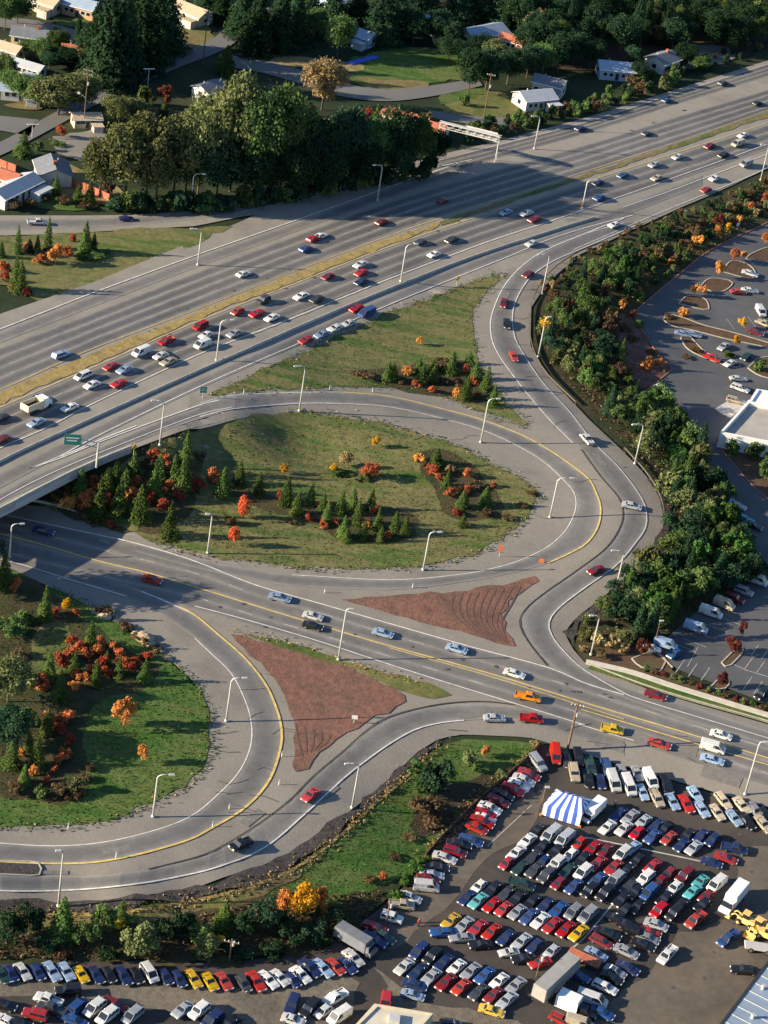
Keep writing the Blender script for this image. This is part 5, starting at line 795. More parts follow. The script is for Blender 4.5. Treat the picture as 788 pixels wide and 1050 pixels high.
pts_ = rng.normal(0, .55, (160, 3)); ob('yellow_light_quads', quads(pts_+np.array([.1, 0, 8.6]), sph(160), .22, 'yellow_light_quads', 'leaf_yellow'), tt_)  # yellow quads stand in for the yellow light on the lamp head
def util(px, py, ty, label, tx=None, arms=2, d=(1, .2), lamp=False, r=.16):
    t, s = thing('utility_pole', label, 'utility pole', px, py, 'wooden utility poles', G, d); h = (py-ty)/(s*cp); m = MB(); m.tube([(0, 0, 0), (0, 0, h)], [r, r*.65], 8); ob('pole', m.mesh('pole', 'wood_pole'), t)
    for i in range(arms):
        m = MB(); m.box(-1.2, 1.2, -.22, -.08, h-.6-i*1.1, h-.45-i*1.1); c = ob('cross_arm', m.mesh('cross_arm', 'wood_pole'), t); m = MB()
        for k in (-1.05, -.45, .45, 1.05): m.tube([(k, -.15, h-.45-i*1.1), (k, -.15, h-.22-i*1.1)], .07, 6)
        ob('insulators', m.mesh('insulators', 'white_paint'), c)
    m = MB(); m.tube([(.3, 0, h*.72), (.3, 0, h*.72+.9)], .22, 8); ob('transformer', m.mesh('transformer', 'galvanised'), t)
    if lamp: m = MB(); m.tube([(0, 0, h*.5), (-1.6, 0, h*.56)], .05, 6); m.box(-2.3, -1.6, -.14, .14, h*.55, h*.58); ob('lamp_arm', m.mesh('lamp_arm', 'galvanised'), t)
util(86,131,76,'wooden utility pole with a street lamp beside the crossroads', lamp=True); util(208,66,16,'tall wooden utility pole beside the upper street', arms=3); util(495,128,80,'wooden utility pole on the lawn near the white house', arms=1)
util(235,986,960,'short wooden pole with white insulators among the bottom trees', arms=1); util(396,948,921,'short wooden pole at the corner of the shaded bank', arms=0); util(582,769,718,'thick wooden pole between wide road and car lot', arms=1, r=.24); util(550,1002,975,'thin wooden pole next to the long grey trailer', arms=0, r=.1)
for px, py, ty, lb in ((151,94,73,'pale double headed street lamp on the upper street'),(33,141,129,'pale double headed street lamp at the crossroads')):
    t, s = thing('street_lamp', lb, 'street lamp', px, py, 'double headed street lamps'); h = (py-ty)/(s*cp); m = MB(); m.tube([(0, 0, 0), (0, 0, h)], .1, 6); ob('pole', m.mesh('pole', 'galvanised'), t)
    for q in (-1, 1): m = MB(); m.box(min(0, q*1.5), max(0, q*1.5), -.15, .15, h-.05, h+.12); ob('lamp_head', m.mesh('lamp_head', 'white_paint'), t)
for px, py, ty, lb in ((671,662,636,'thin lamp pole standing behind the parked light blue van'),(766,594,572,'thin lamp pole beside the red tree at the van row'),(556,824,806,'thin lamp pole in front of the striped tent')):
    t, s = thing('lot_lamp', lb, 'lamp post', px, py, 'thin lamps of the car parks'); h = (py-ty)/(s*cp); m = MB(); m.tube([(0, 0, 0), (0, 0, h)], .07, 6); ob('pole', m.mesh('pole', 'wood_pole'), t); m = MB(); m.box(-.1, .7, -.2, .2, h-.05, h+.15); ob('lamp_head', m.mesh('lamp_head', 'galvanised'), t)
def sign(px, py, hpx, wpx, plate_h, mat, label, fn=G, d=(1, .1), diamond=False, cat='road sign', trim=None):
    t, s = thing('road_sign', label, cat, px, py, None, fn, d); h = hpx/(s*cp); w_ = wpx/s; ph = plate_h/(s*cp); m = MB(); m.tube([(0, 0, 0), (0, 0, h)], .06, 6); ob('post', m.mesh('post', 'galvanised'), t)
    m = MB()
    if diamond: m.add([(0, -.09, h-ph), (w_/2, -.09, h-ph/2), (0, -.09, h), (-w_/2, -.09, h-ph/2), (0, -.05, h-ph), (w_/2, -.05, h-ph/2), (0, -.05, h), (-w_/2, -.05, h-ph/2)], [(0, 1, 2, 3), (7, 6, 5, 4), (0, 4, 5, 1), (1, 5, 6, 2), (2, 6, 7, 3), (3, 7, 4, 0)])
    else: m.box(-w_/2, w_/2, -.1, -.05, h-ph, h)
    ob('plate', m.mesh('plate', mat), t)
    if trim: m = MB(); [m.box(-w_*.35, w_*.35, -.108, -.101, h-ph*(.25+.3*k)-.12, h-ph*(.25+.3*k)) for k in range(2)]; ob('lettering_lines', m.mesh('lettering_lines', trim), t)
    return t
sign(468,294,11,6,6,'sign_yellow','yellow diamond warning sign at the tip of the grass triangle', FZ, (1,-.3), True); sign(137,467,12,7,7,'sign_yellow','yellow warning sign on the ramp above the conifer bank', FZ, (1,-.3), True)
sign(596,215,6,4,4,'sign_orange','small orange marker at the foot of the barrier lamp', FZ, (1,-.3), True); sign(208,408,11,7,6,'sign_green','small green exit sign in the gore of the loop', FZ, (1,0), False, trim='white_paint')
sign(512,571,12,4,7,'sign_orange','narrow orange board on a white stake inside the loop curve'); sign(555,577,4,5,4,'sign_orange','low orange marker on the outer loop shoulder')
sign(363,742,9,6,4,'white_paint','white sign on the edge of the red soil'); sign(702,222,6,3,4,'white_paint','small white board on the kerb of the belt'); sign(703,266,4,3,3,'white_paint','small white board below the orange bushes'); sign(756,234,5,3,3,'white_paint','small white board near the top of the curved kerb')
# big guide sign on a cantilever post
t, s = thing('guide_sign', 'green freeway guide sign on a cantilever arm above the ramp', 'road sign', 99, 480, None, FZ, (1, .06)); h = 26/(s*cp); m = MB(); m.tube([(0, 0, 0), (0, 0, h)], .22, 8); m.tube([(0, 0, h-.2), (-5.6, 0, h+.9)], .12, 6); m.tube([(0, 0, h-1.2), (-5.6, 0, h-.1)], .12, 6); ob('post', m.mesh('post', 'galvanised'), t)
m = MB(); m.box(-6.6, -3.4, -.35, -.25, h-.7, h+1.6); pl = ob('plate', m.mesh('plate', 'sign_green'), t); m = MB(); m.box(-6.3, -3.8, -.358, -.352, h+.7, h+.95); m.box(-6.1, -4.2, -.358, -.352, h+.1, h+.35); ob('lettering_lines', m.mesh('lettering_lines', 'white_paint'), pl)
for i, (px, py) in enumerate(((250,404),(338,400),(382,402),(423,603),(119,880),(333,608),(235,830),(286,805),(218,848),(289,776),(70,850))):
    t, s = thing('delineator_post', 'small white roadside marker post, %s of %d along the loop ramps' % (ORD[sorted([250,338,382,423,119,333,235,286,218,289,70]).index(px)]+' from left', 11), 'marker post', px, py, 'white marker posts'); m = MB(); m.tube([(0, 0, 0), (0, 0, 1.1)], .07, 6); ob('stake', m.mesh('stake', 'white_paint'), t); m = MB(); m.box(-.14, .14, -.1, -.075, .8, 1.15); ob('reflector', m.mesh('reflector', 'white_paint'), t)
# sign gantry over the ramp
x0, y0, z0 = P1(448, 151, 0, G); x1, y1, z1 = P1(508, 166, 0, FZ); g = bpy.data.objects.new('sign_gantry', None); COL.objects.link(g); g.location = (x0, y0, z0); g.rotation_euler = (0, 0, math.atan2(y1-y0, x1-x0)); tag(g, 'white lattice sign gantry spanning the ramp below the orange roofed house', 'gantry'); L = math.hypot(x1-x0, y1-y0)
for k, xx in enumerate((0, L)):
    m = MB(); m.tube([(xx, -.5, 0), (xx, 0, 6.8)], .16, 6); m.tube([(xx, .9, 0), (xx, .4, 6.8)], .16, 6); m.tube([(xx, -.4, 2), (xx, .6, 4.5)], .08, 5); ob('leg', m.mesh('leg', 'galvanised'), g)
m = MB()
for yy, zz in ((-.5, 5.8), (-.5, 7.2), (.8, 5.8), (.8, 7.2)): m.tube([(-.4, yy, zz), (L+.4, yy, zz)], .11, 5)
for i in range(9):
    a = i*L/8; b = min(L, a+L/8); m.tube([(a, -.5, 5.8), (b, -.5, 7.2)], .07, 4); m.tube([(a, .8, 7.2), (b, .8, 5.8)], .07, 4); m.tube([(a, -.5, 7.2), (a, .8, 7.2)], .07, 4); m.tube([(a, -.5, 7.2), (b, .8, 7.2)], .07, 4)
ob('truss', m.mesh('truss', 'galvanised'), g); m = MB(); m.box(L*.42, L*.95, 1.0, 1.08, 5.2, 7.6); ob('sign_panel', m.mesh('sign_panel', 'galvanised'), g); m = MB(); m.box(0, L, -.4, .7, 7.26, 7.3); ob('walkway', m.mesh('walkway', 'galvanised'), g)
# guard rail along the top of the slip ramp
def guard(name, label, pts, fn=G):
    t = bpy.data.objects.new(name, None); COL.objects.link(t); c = world(pts, fn, step=3.8); z = fn(c[:, 0], c[:, 1])+.05; t.location = (c[0][0], c[0][1], z[0]); tag(t, label, 'guard rail'); o = np.array([c[0][0], c[0][1], z[0]])
    q = np.c_[c, z]-o; m = MB(); vs = []; fs = []
    for a in q: vs += [(a[0], a[1], a[2]+.45), (a[0], a[1], a[2]+.78)]
    for i in range(len(q)-1): fs.append((2*i, 2*i+2, 2*i+3, 2*i+1))
    vs += [(v[0]+.06, v[1]+.06, v[2]) for v in vs]; n = len(q)*2; fs += [tuple(i+n for i in f[::-1]) for f in fs]; m.add(vs, fs); ob('rail', m.mesh('rail', 'rail_metal'), t)
    for a in q[:60]: m = MB(); m.box(a[0]-.08, a[0]+.08, a[1]+.07, a[1]+.22, a[2]-.1, a[2]+.75); ob('post', m.mesh('post', 'wood_pole'), t)
guard('guard_rail', 'grey guard rail along the outer edge of the slip ramp bend', [(620,250),(590,262),(562,283),(546,310),(543,345),(556,380),(590,415)]); guard('guard_rail', 'grey guard rail above the stony bank of the slip ramp', [(640,462),(664,489),(678,515),(680,540),(668,563)])
# ------------------------------------------------------------------ houses
def house(px, py, L, Wd, h, d, wall, roofm, label, pitch=.42, chim=False, ext_=None, cat='house', name='house', flatroof=False):
    t, s = thing(name, label, cat, px, py, 'houses of the neighbourhood', G, d, z=0); L *= .86; Wd *= .86; hl, hw = L/2, Wd/2; rz = Wd*pitch*.5
    m = MB(); m.box(-hl, hl, -hw, hw, -.5, h)
    if not flatroof: m.add([(-hl, -hw, h), (-hl, hw, h), (-hl, 0, h+rz*.98), (hl, -hw, h), (hl, hw, h), (hl, 0, h+rz*.98)], [(0, 2, 1), (3, 4, 5)])
    ob('wall', m.mesh('wall', wall), t); e = .5; m = MB()
    if flatroof: m.box(-hl-.3, hl+.3, -hw-.3, hw+.3, h+.003, h+.35)
    else:
        dz = rz*e/hw; vs = []
        for xx in (-hl-e, hl+e): vs += [(xx, -hw-e, h-dz), (xx, 0, h+rz), (xx, hw+e, h-dz), (xx, hw+e, h-dz+.2), (xx, 0, h+rz+.22), (xx, -hw-e, h-dz+.2)]
        m.add(vs, [(0, 1, 4, 5), (1, 2, 3, 4), (11, 10, 7, 6), (10, 9, 8, 7), (5, 4, 10, 11), (4, 3, 9, 10), (6, 7, 1, 0), (7, 8, 2, 1), (0, 5, 11, 6), (2, 8, 9, 3)])
    ro = ob('roof', m.mesh('roof', roofm), t)
    if chim: m = MB(); m.box(hl*.3, hl*.3+.8, -.4, .4, h, h+rz+1); ob('chimney', m.mesh('chimney', 'brick_red'), ro)
    m = MB(); m.box(-.5, .5, -hw-.06, -hw-.003, 0, 2.1); ob('door', m.mesh('door', 'black_trim'), t)
    for k in (-.7, -.35, .35, .7):
        m = MB(); m.box(k*hl-.65, k*hl+.65, -hw-.05, -hw-.004, 1, 2.2); f = ob('window', m.mesh('window', 'white_paint'), t); m = MB(); m.box(k*hl-.55, k*hl+.55, -hw-.075, -hw-.055, 1.1, 2.1); ob('pane', m.mesh('pane', 'glass'), f)
    if not flatroof:
        m = MB(); m.box(-hl-e, hl+e, -hw-e-.1, -hw-e-.002, h-dz+.02, h-dz+.2); ob('gutter', m.mesh('gutter', 'white_paint'), ro)
        if int(px) % 3: m = MB(); g0 = hl*.25; m.box(g0, hl-.2, -hw-3.2, -hw-.61, -.4, h-.75); gr = ob('garage', m.mesh('garage', wall), t); m = MB(); m.box(g0-.3, hl+.1, -hw-3.5, -hw-.62, h-.745, h-.6); ob('roof', m.mesh('roof', roofm), gr); m = MB(); m.box(g0+.4, hl-.6, -hw-3.26, -hw-3.203, 0, h-1.2); ob('garage_door', m.mesh('garage_door', 'roof_white'), gr)
        m = MB(); m.tube([(-hl*.4, hw*.35, h+rz*.5), (-hl*.4, hw*.35, h+rz+.25)], .15, 6); ob('vent', m.mesh('vent', 'galvanised'), ro)
    for q in (-1, 1): m = MB(); m.box(min(q*hl+q*.003, q*hl+q*.06), max(q*hl+q*.003, q*hl+q*.06), -.7, .7, 1, 2.2); ob('window', m.mesh('window', 'glass'), t)
    return t
for a in [(14,202,17,6.5,2.8,(1,-.5),'wall_white','roof_white','long low white building at the left edge with a pale metal roof'),(54,184,10,9,3.0,(.35,1),'wall_white','roof_grey','white house with a dark gabled roof behind the long white building'),(31,44,11,8,2.8,(1,.15),'wall_yellow','roof_grey','yellow walled house with a grey gabled roof'),
 (77,60,8,7,2.6,(1,.1),'wall_white','roof_red','small white house with a red roof under the firs'),(29,76,10,5,2.6,(1,.3),'wall_white','roof_white','low white cottage with pale roof beside the willows'),(8,58,9,6,2.8,(1,.3),'wall_cream','roof_tan','cream house with a tan roof at the left edge'),(46,10,10,7,3,(1,.3),'wall_cream','roof_tan','cream house with a tan roof near the top left'),
 (84,14,11,8,3,(1,.25),'wall_orange','roof_blue','orange walled house with a bluish roof near the top'),(193,19,15,8,3,(1,.4),'wall_cream','roof_tan','long cream walled house with a tan roof at the top'),(215,99,9,7,2.8,(1,-.3),'wall_white','roof_grey','small white house behind the olive tree crowns'),(22,100,12,6,2.6,(1,.1),'wall_white','roof_blue','low house with blue grey roof among the left trees'),
 (367,42,12,7,2.6,(1,.35),'wall_blue','roof_blue','blue white shed at the top between dark firs'),(449,34,11,8,3,(1,.3),'wall_white','roof_blue','house with a pale blue roof in the shaded garden'),(494,42,17,9,3,(1,-.2),'wall_white','roof_blue','wide house with a silver blue roof beyond the lawn'),(529,50,11,6,2.6,(1,.3),'wall_cream','roof_red','low house with a brown red roof beyond the lawn'),
 (547,108,12,8,3,(1,-.1),'wall_white','roof_white','white house with a pale roof above the freeway hedge'),(562,95,10,7,3.4,(1,.25),'wall_white','roof_grey','taller white house with a grey roof behind the pale one'),(442,139,9,7,2.6,(1,.3),'wall_white','roof_red','white house with an orange roof beside the sign gantry'),(414,128,13,7,2.6,(1,.3),'wall_cream','roof_red','low house with an orange roof behind the big trees'),
 (630,78,12,8,3,(1,.1),'wall_blue','roof_blue','cabin with a pale blue roof under the dark wood'),(678,70,10,8,3.2,(1,-.35),'wall_white','roof_grey','white cabin with a grey gabled roof under the dark wood'),(345,8,14,8,3,(1,-.2),'wall_blue','roof_blue','house with a blue roof at the top edge'),(88,128,8,5,2.4,(1,0),'wall_cream','roof_tan','tan roofed garage by the crossroads tree'),(4,190,9,6,2.8,(1,.3),'wall_orange','roof_red','low red roofed house cut by the left edge')]:
    house(*a, chim='gabled' in a[-1])
def fence(name, label, pts, h, mat):
    t = bpy.data.objects.new(name, None); COL.objects.link(t); c = world(pts, G, step=2.4, smooth=False); z = G(c[:, 0], c[:, 1]); t.location = (c[0][0], c[0][1], z[0]); tag(t, label, 'fence'); q = np.c_[c, z]-np.array([c[0][0], c[0][1], z[0]])
    m = MB(); vs = []; fs = []
    for a in q: vs += [(a[0], a[1]-.04, a[2]-.2), (a[0], a[1]-.04, a[2]+h), (a[0], a[1]+.04, a[2]+h), (a[0], a[1]+.04, a[2]-.2)]
    for i in range(len(q)-1): fs += [tuple(4*i+w for w in (k, (k+1) % 4))+tuple(4*i+4+w for w in ((k+1) % 4, k)) for k in range(4)]
    m.add(vs, fs); ob('board_panel', m.mesh('board_panel', mat), t)
    for a in q: m = MB(); m.box(a[0]-.09, a[0]+.09, a[1]-.16, a[1]-.045, a[2]-.2, a[2]+h+.15); ob('post', m.mesh('post', mat), t)
fence('fence', 'orange red board fence behind the white building', [(42,181),(66,188),(90,196),(112,206)], 1.8, 'fence_orange'); fence('fence', 'orange red board fence at the left edge above the building', [(-10,166),(2,171),(16,176)], 1.8, 'fence_orange')
fence('fence', 'low wire fence along the top of the car lot slope', [(436,880),(451,862),(484,828),(514,802),(542,778),(554,764)], 1.0, 'wood_pole')
# blue tarpaulin over a pile
t, s = thing('tarpaulin', 'bright blue tarpaulin heap beside the lawn near the tan tree', 'tarpaulin', 372, 62, None, G, (1, -.25)); m = MB(); vs = []; fs = []
for i in range(13):
    for j in range(5): vs.append((-6+i, -1.2+j*.6, .1+.8*math.sin(math.pi*j/4)*(.5+.3*math.sin(i*1.7)+.2*math.sin(i*.6)) if 0 < i < 12 else .08))
for i in range(12):
    for j in range(4): fs.append((i*5+j, (i+1)*5+j, (i+1)*5+j+1, i*5+j+1))
m.add(vs, fs); ob('sheet', m.mesh('sheet', 'blue_cloth', True), t)
# mall building with parapet roof
def quadP(pts, z, fn=G): return [P1(a, b, z, fn)[:2] for a, b in pts]
def block(name, label, cat, base, hgt, wallm, roofm, par=.6, group=None, extra=None):
    """walled block from its four ground corners (world metres)"""
    c = np.array(base); o = c.mean(0); zb = float(G([o[0]], [o[1]])[0]); t = bpy.data.objects.new(name, None); COL.objects.link(t); t.location = (o[0], o[1], zb); tag(t, label, cat, group); q = c-o
    if np.cross(q[1]-q[0], q[2]-q[1]) < 0: q = q[::-1]
    n = len(q); m = MB(); inn = q*(1-.5/np.hypot(*q.T)[:, None]*1.4)
    vs = [(*p, -1) for p in q]+[(*p, hgt+par) for p in q]+[(*p, hgt+par) for p in inn]+[(*p, hgt) for p in inn]; fs = []
    for k in range(n):
        j = (k+1) % n; fs += [(k, j, n+j, n+k), (n+k, n+j, 2*n+j, 2*n+k), (2*n+k, 2*n+j, 3*n+j, 3*n+k)]
    m.add(vs, fs); ob('wall', m.mesh('wall', wallm), t); m = MB(); m.add([(*p, hgt+.01) for p in inn], [tuple(range(n))]); r_ = ob('roof', m.mesh('roof', roofm), t); return t, r_, q, zb
A = unz(738, 446, 1.6+3.2); B = unz(767, 413, 1.6+3.2); D = unz(860, 470, 1.6+3.2); A, B, D = [np.array([float(v[0]), float(v[1])]) for v in (A, B, D)]
t, r_, q, zb = block('store_building', 'flat roofed white store building beside the mall car park', 'building', [A, B, B+(D-A), D], 3.2, 'white_paint', 'roof_flat', .9)
m = MB(); u = (q[0]+q[2])/2; m.box(u[0]-1.5, u[0]+1, u[1]-1, u[1]+1, 3.22, 4.2); m.box(u[0]+3, u[0]+5, u[1]+1, u[1]+2.5, 3.22, 4.0); ob('roof_unit', m.mesh('roof_unit', 'galvanised'), r_)
A = unz(768, 412, 1.8+4); B = unz(776, 399, 1.8+4); D = unz(860, 428, 1.8+4); A, B, D = [np.array([float(v[0]), float(v[1])]) for v in (A, B, D)]
t, r_, q, zb = block('store_building', 'small white flat roofed block behind the store at the right edge', 'building', [A, B, B+(D-A), D], 4, 'white_paint', 'white_paint', .3); m = MB(); m.box(-1, 1, -1, 1, 4.02, 4.9); ob('roof_unit', m.mesh('roof_unit', 'galvanised'), r_)
struct(patch('loading_pad', [(733,420),(750,409),(766,414),(748,430)], 'concrete', .13, G, smooth=False))
# steel roofed warehouse, bottom right corner
A = unz(737, 1051, -2+6); B = unz(792, 979, -2+6); A, B = [np.array([float(v[0]), float(v[1])]) for v in (A, B)]; e = (B-A)/np.hypot(*(B-A)); nrm = np.array([e[1], -e[0]]); A2 = A-e*25; B2 = B+e*12
t, r_, q, zb = block('warehouse', 'warehouse with a ribbed blue grey steel roof in the corner', 'building', [A2, B2, B2+nrm*40, A2+nrm*40], 6, 'black_trim', 'steel_roof', .12)
m = MB(); o = (A2+B2+B2+nrm*40+A2+nrm*40)/4
for i in range(1, 28):
    a = A2+e*(i*2.2)-o+nrm*.6; b = a+nrm*38; m.tube([(*a, 6.05), (*b, 6.05)], .07, 4)
ob('roof_seams', m.mesh('roof_seams', 'galvanised'), r_)
for k, off in ((18, 3), (30, 3.4), (37, 2)): a = A2+e*k+nrm*off-o; m = MB(); m.tube([(*a, 6), (*a, 6.8)], .3, 8); ob('roof_vent', m.mesh('roof_vent', 'galvanised'), r_)
# cream flat roof, bottom edge
A = unz(364, 1052, -2.5+4); B = unz(384, 1030, -2.5+4); D = unz(425, 1062, -2.5+4); A, B, D = [np.array([float(v[0]), float(v[1])]) for v in (A, B, D)]
t, r_, q, zb = block('office_building', 'low building with a plain cream flat roof at the bottom edge', 'building', [A, B, B+(D-A), D], 4, 'wall_cream', 'roof_cream', .25); m = MB(); m.box(-.8, .8, -.8, .8, 4.02, 4.7); ob('roof_unit', m.mesh('roof_unit', 'galvanised'), r_)
# long grey trailer, small shed, box truck, white box van
def boxy(name, label, cat, px, py, d, L, Wd, z0, z1, mat, cab=None, wheels=True, roofm=None):
    t, s = thing(name, label, cat, px, py, None, G, d, z=.12); m = MB(); m.box(-L/2, L/2, -Wd/2, Wd/2, z0, z1, 0, taper=.03); b = ob('cargo_box', m.mesh('cargo_box', mat), t)
    m = MB(); m.box(-L/2+.1, L/2-.1, -Wd/2+.1, Wd/2-.1, z1+.004, z1+.05); ob('roof_panel', m.mesh('roof_panel', roofm or mat), b); m = MB(); m.box(-L/2, L/2+(cab[0] if cab else 0), -.5, .5, z0-.3, z0-.004); ob('chassis', m.mesh('chassis', 'black_trim'), t)
    if cab:
        cl, ch = cab; f = L/2+.12; m = MB(); hw = Wd/2-.08; m.add([(f, -hw, .5), (f+cl, -hw, .5), (f+cl, hw, .5), (f, hw, .5), (f, -hw, ch), (f+cl*.45, -hw*.92, ch), (f+cl*.45, hw*.92, ch), (f, hw, ch), (f+cl*.98, -hw, ch*.55), (f+cl*.98, hw, ch*.55), (f+cl*.6, -hw, ch*.6), (f+cl*.6, hw, ch*.6)],
            [(0, 3, 2, 1), (4, 5, 6, 7), (0, 1, 8, 10, 5, 4), (3, 7, 6, 11, 9, 2), (1, 2, 9, 8), (8, 9, 11, 10), (0, 4, 7, 3)]); ob('cab', m.mesh('cab', mat), t)
        m = MB(); m.add([(f+cl*.62, -hw*.9, ch*.62), (f+cl*.62, hw*.9, ch*.62), (f+cl*.49, hw*.86, ch*.96), (f+cl*.49, -hw*.86, ch*.96)], [(0, 1, 2, 3)]); ob('windscreen', m.mesh('windscreen', 'glass'), t)
        m = MB(); m.box(f+cl*.98, f+cl*1.06, -hw, hw, .45, .7); ob('bumper', m.mesh('bumper', 'chrome'), t)
    if wheels:
        xs = [-L*.32, -L*.22] if L > 9 else [-L*.28]; xs.append(L/2+cab[0]*.5 if cab else L*.3)
        for x in xs:
            for q in (-1, 1): m = MB(); m.tube([(x, q*(Wd/2-.35), .48), (x, q*(Wd/2+.01), .48)], .48, 12, 0); m.tube([(x, q*(Wd/2), .48), (x, q*(Wd/2+.03), .48)], .25, 8, 1); ob('wheel', m.mesh('wheel', ['tyre', 'hub']), t)
    return t
flat('trailer_grey', (.34,.33,.30), .6, .1, vary=.12, scale=.6)
boxy('semi_trailer', 'long weathered grey cargo trailer parked among the lot cars', 'trailer', 568, 1013, (-.78, .75), 10.2, 2.4, 1.0, 3.4, 'trailer_grey'); boxy('box_truck', 'white box truck at the right end of the lot rows', 'truck', 753, 925, (-.78, .95), 5.3, 2.1, .9, 3.0, 'white_paint', (1.9, 2.2)); boxy('box_van', 'white box van parked against the striped tent', 'truck', 609, 835.5, (-.8, .8), 4.6, 1.9, .8, 2.5, 'white_paint', (1.2, 1.8))
boxy('storage_box', 'small white storage box beside the grey trailer', 'container', 582, 1033, (1, .45), 3.6, 2.4, .2, 2.3, 'white_paint', None, False); boxy('dump_truck', 'white cab truck with high dark box in the near freeway lanes', 'truck', 0, 0, (-1,.4), 1, 1, 1, 1, 'white_paint') if 0 else None
t, s = thing('dump_truck', 'cream dump truck with dark open box on the near freeway lanes', 'truck', 37, 421, None, FZ, (1, -.42), z=.12)
m = MB(); m.box(-3.2, .8, -1.15, -1.0, 1.0, 2.4); m.box(-3.2, .8, 1.0, 1.15, 1.0, 2.4); m.box(-3.35, -3.2, -1.15, 1.15, 1.0, 2.4); m.box(.8, .95, -1.15, 1.15, 1.0, 2.6); ob('dump_box', m.mesh('dump_box', 'wall_cream'), t); m = MB(); m.box(-3.19, .79, -.99, .99, 1.02, 1.5); ob('load', m.mesh('load', 'black_trim'), t)
m = MB(); m.box(1.15, 2.6, -1.1, 1.1, .6, 2.5, taper=.08); m.box(2.61, 3.7, -.9, .9, .6, 1.6, taper=.06); ob('cab', m.mesh('cab', 'white_paint'), t); m = MB(); m.box(2.56, 2.66, -.9, .9, 1.65, 2.3); ob('windscreen', m.mesh('windscreen', 'glass'), t); m = MB(); m.box(-3.2, 3.4, -.5, .5, .5, .9); ob('chassis', m.mesh('chassis', 'black_trim'), t)
for x in (-2.4, -1.3, 2.8):
    for q in (-1, 1): m = MB(); m.tube([(x, q*.75, .5), (x, q*1.12, .5)], .5, 12); ob('wheel', m.mesh('wheel', 'tyre'), t)
# flatbed with orange load, long dark bus-like van
t, s = thing('flatbed_trailer', 'flatbed trailer loaded with long orange beams beside the grey trailer', 'trailer', 598, 988, None, G, (1, .45), z=.12); m = MB(); m.box(-2.8, 2.8, -1, 1, .75, .9); ob('bed', m.mesh('bed', 'black_trim'), t)
for i in range(4): m = MB(); m.box(-2.7, 2.7, -.85+i*.45, -.55+i*.45, .92, 1.2+.06*i); ob('beam', m.mesh('beam', 'fence_orange'), t)
for x in (-1.2, 1.0):
    for q in (-1, 1): m = MB(); m.tube([(x, q*.7, .38), (x, q*.98, .38)], .38, 10); ob('wheel', m.mesh('wheel', 'tyre'), t)
boxy('motorhome', 'dark grey motorhome parked beneath the trees at the lot corner', 'motorhome', 361, 969, (1, .62), 6.0, 2.2, .7, 2.5, 'roof_grey', (1.0, 2.0))
# yellow construction machines at the right edge
def loader(px, py, d, label):
    t, s = thing('wheel_loader', label, 'loader', px, py, 'construction machines', G, d, z=.12); t.scale = (.8, .8, .8); m = MB(); m.box(-2.4, .4, -.95, .95, .8, 1.9, taper=.12); m.box(.3, 1.6, -.6, .6, .8, 1.5); ob('body', m.mesh('body', 'machine_yellow'), t)
    m = MB(); m.box(-.7, .6, -.7, .7, 1.9, 3.0, taper=.1); c = ob('cab', m.mesh('cab', 'glass'), t); m = MB(); m.box(-.8, .7, -.8, .8, 3.0, 3.12); ob('cab_roof', m.mesh('cab_roof', 'machine_yellow'), c)
    for q in (-1, 1): m = MB(); m.tube([(.8, q*.55, 1.5), (2.2, q*.55, 1.9), (3.1, q*.55, .9)], .14, 6); ob('arm', m.mesh('arm', 'machine_yellow'), t)
    m = MB(); m.add([(2.9, -1.2, .3), (4.0, -1.2, .3), (3.0, -1.2, 1.3), (2.9, 1.2, .3), (4.0, 1.2, .3), (3.0, 1.2, 1.3)], [(0, 1, 2), (3, 5, 4), (0, 3, 4, 1), (0, 2, 5, 3)]); ob('bucket', m.mesh('bucket', 'machine_yellow'), t)
    for x in (-1.6, 1.1):
        for q in (-1, 1): m = MB(); m.tube([(x, q*.8, .65), (x, q*1.25, .65)], .65, 12, 0); m.tube([(x, q*1.24, .65), (x, q*1.28, .65)], .32, 8, 1); ob('wheel', m.mesh('wheel', ['tyre', 'machine_yellow']), t)
loader(763, 948, (-.6, -.3), 'cream yellow wheel loader nearest the white box truck'); loader(776, 955, (-.5, .5), 'cream yellow wheel loader, lower one at the right edge'); loader(786, 963, (.8, .3), 'cream yellow wheel loader cut by the right edge')
boxy('equipment_trailer', 'pale empty equipment trailer below the loaders', 'trailer', 777, 975, (1, .15), 4.6, 1.9, .7, .95, 'galvanised')
# striped tent
A, B, C_ = [np.array(P1(*p)[:2]) for p in ((555, 837), (594, 848), (607, 831))]; D_ = A+(C_-B); o = (A+C_)/2; zb = float(G([o[0]], [o[1]])[0])+.1; t = bpy.data.objects.new('striped_tent', None); COL.objects.link(t); t.location = (*o, zb); tag(t, 'blue and white striped sales tent standing in the car lot', 'tent')
flat('tent_blue', (.05,.12,.50), .8); q = [A-o, B-o, C_-o, D_-o]; ea, wa = 2.3, 3.9; ctr = (q[0]+q[1]+q[2]+q[3])/4; lo_ = (q[1]-q[0]); r0 = (q[0]+q[3])/2+lo_*.22; r1 = (q[1]+q[2])/2-lo_*.22
def strip_face(e0, e1, t0, t1, z0, z1, n, name, par, cl=('white_cloth', 'tent_blue')):
    m = MB()
    for i in range(n):
        a, b = i/n, (i+1)/n; m.add([(*(e0+(e1-e0)*a), z0), (*(e0+(e1-e0)*b), z0), (*(t0+(t1-t0)*b), z1), (*(t0+(t1-t0)*a), z1)], [(0, 1, 2, 3)], i % 2)
    return ob(name, m.mesh(name, list(cl)), par)
canopy = ob('canopy', None, t)
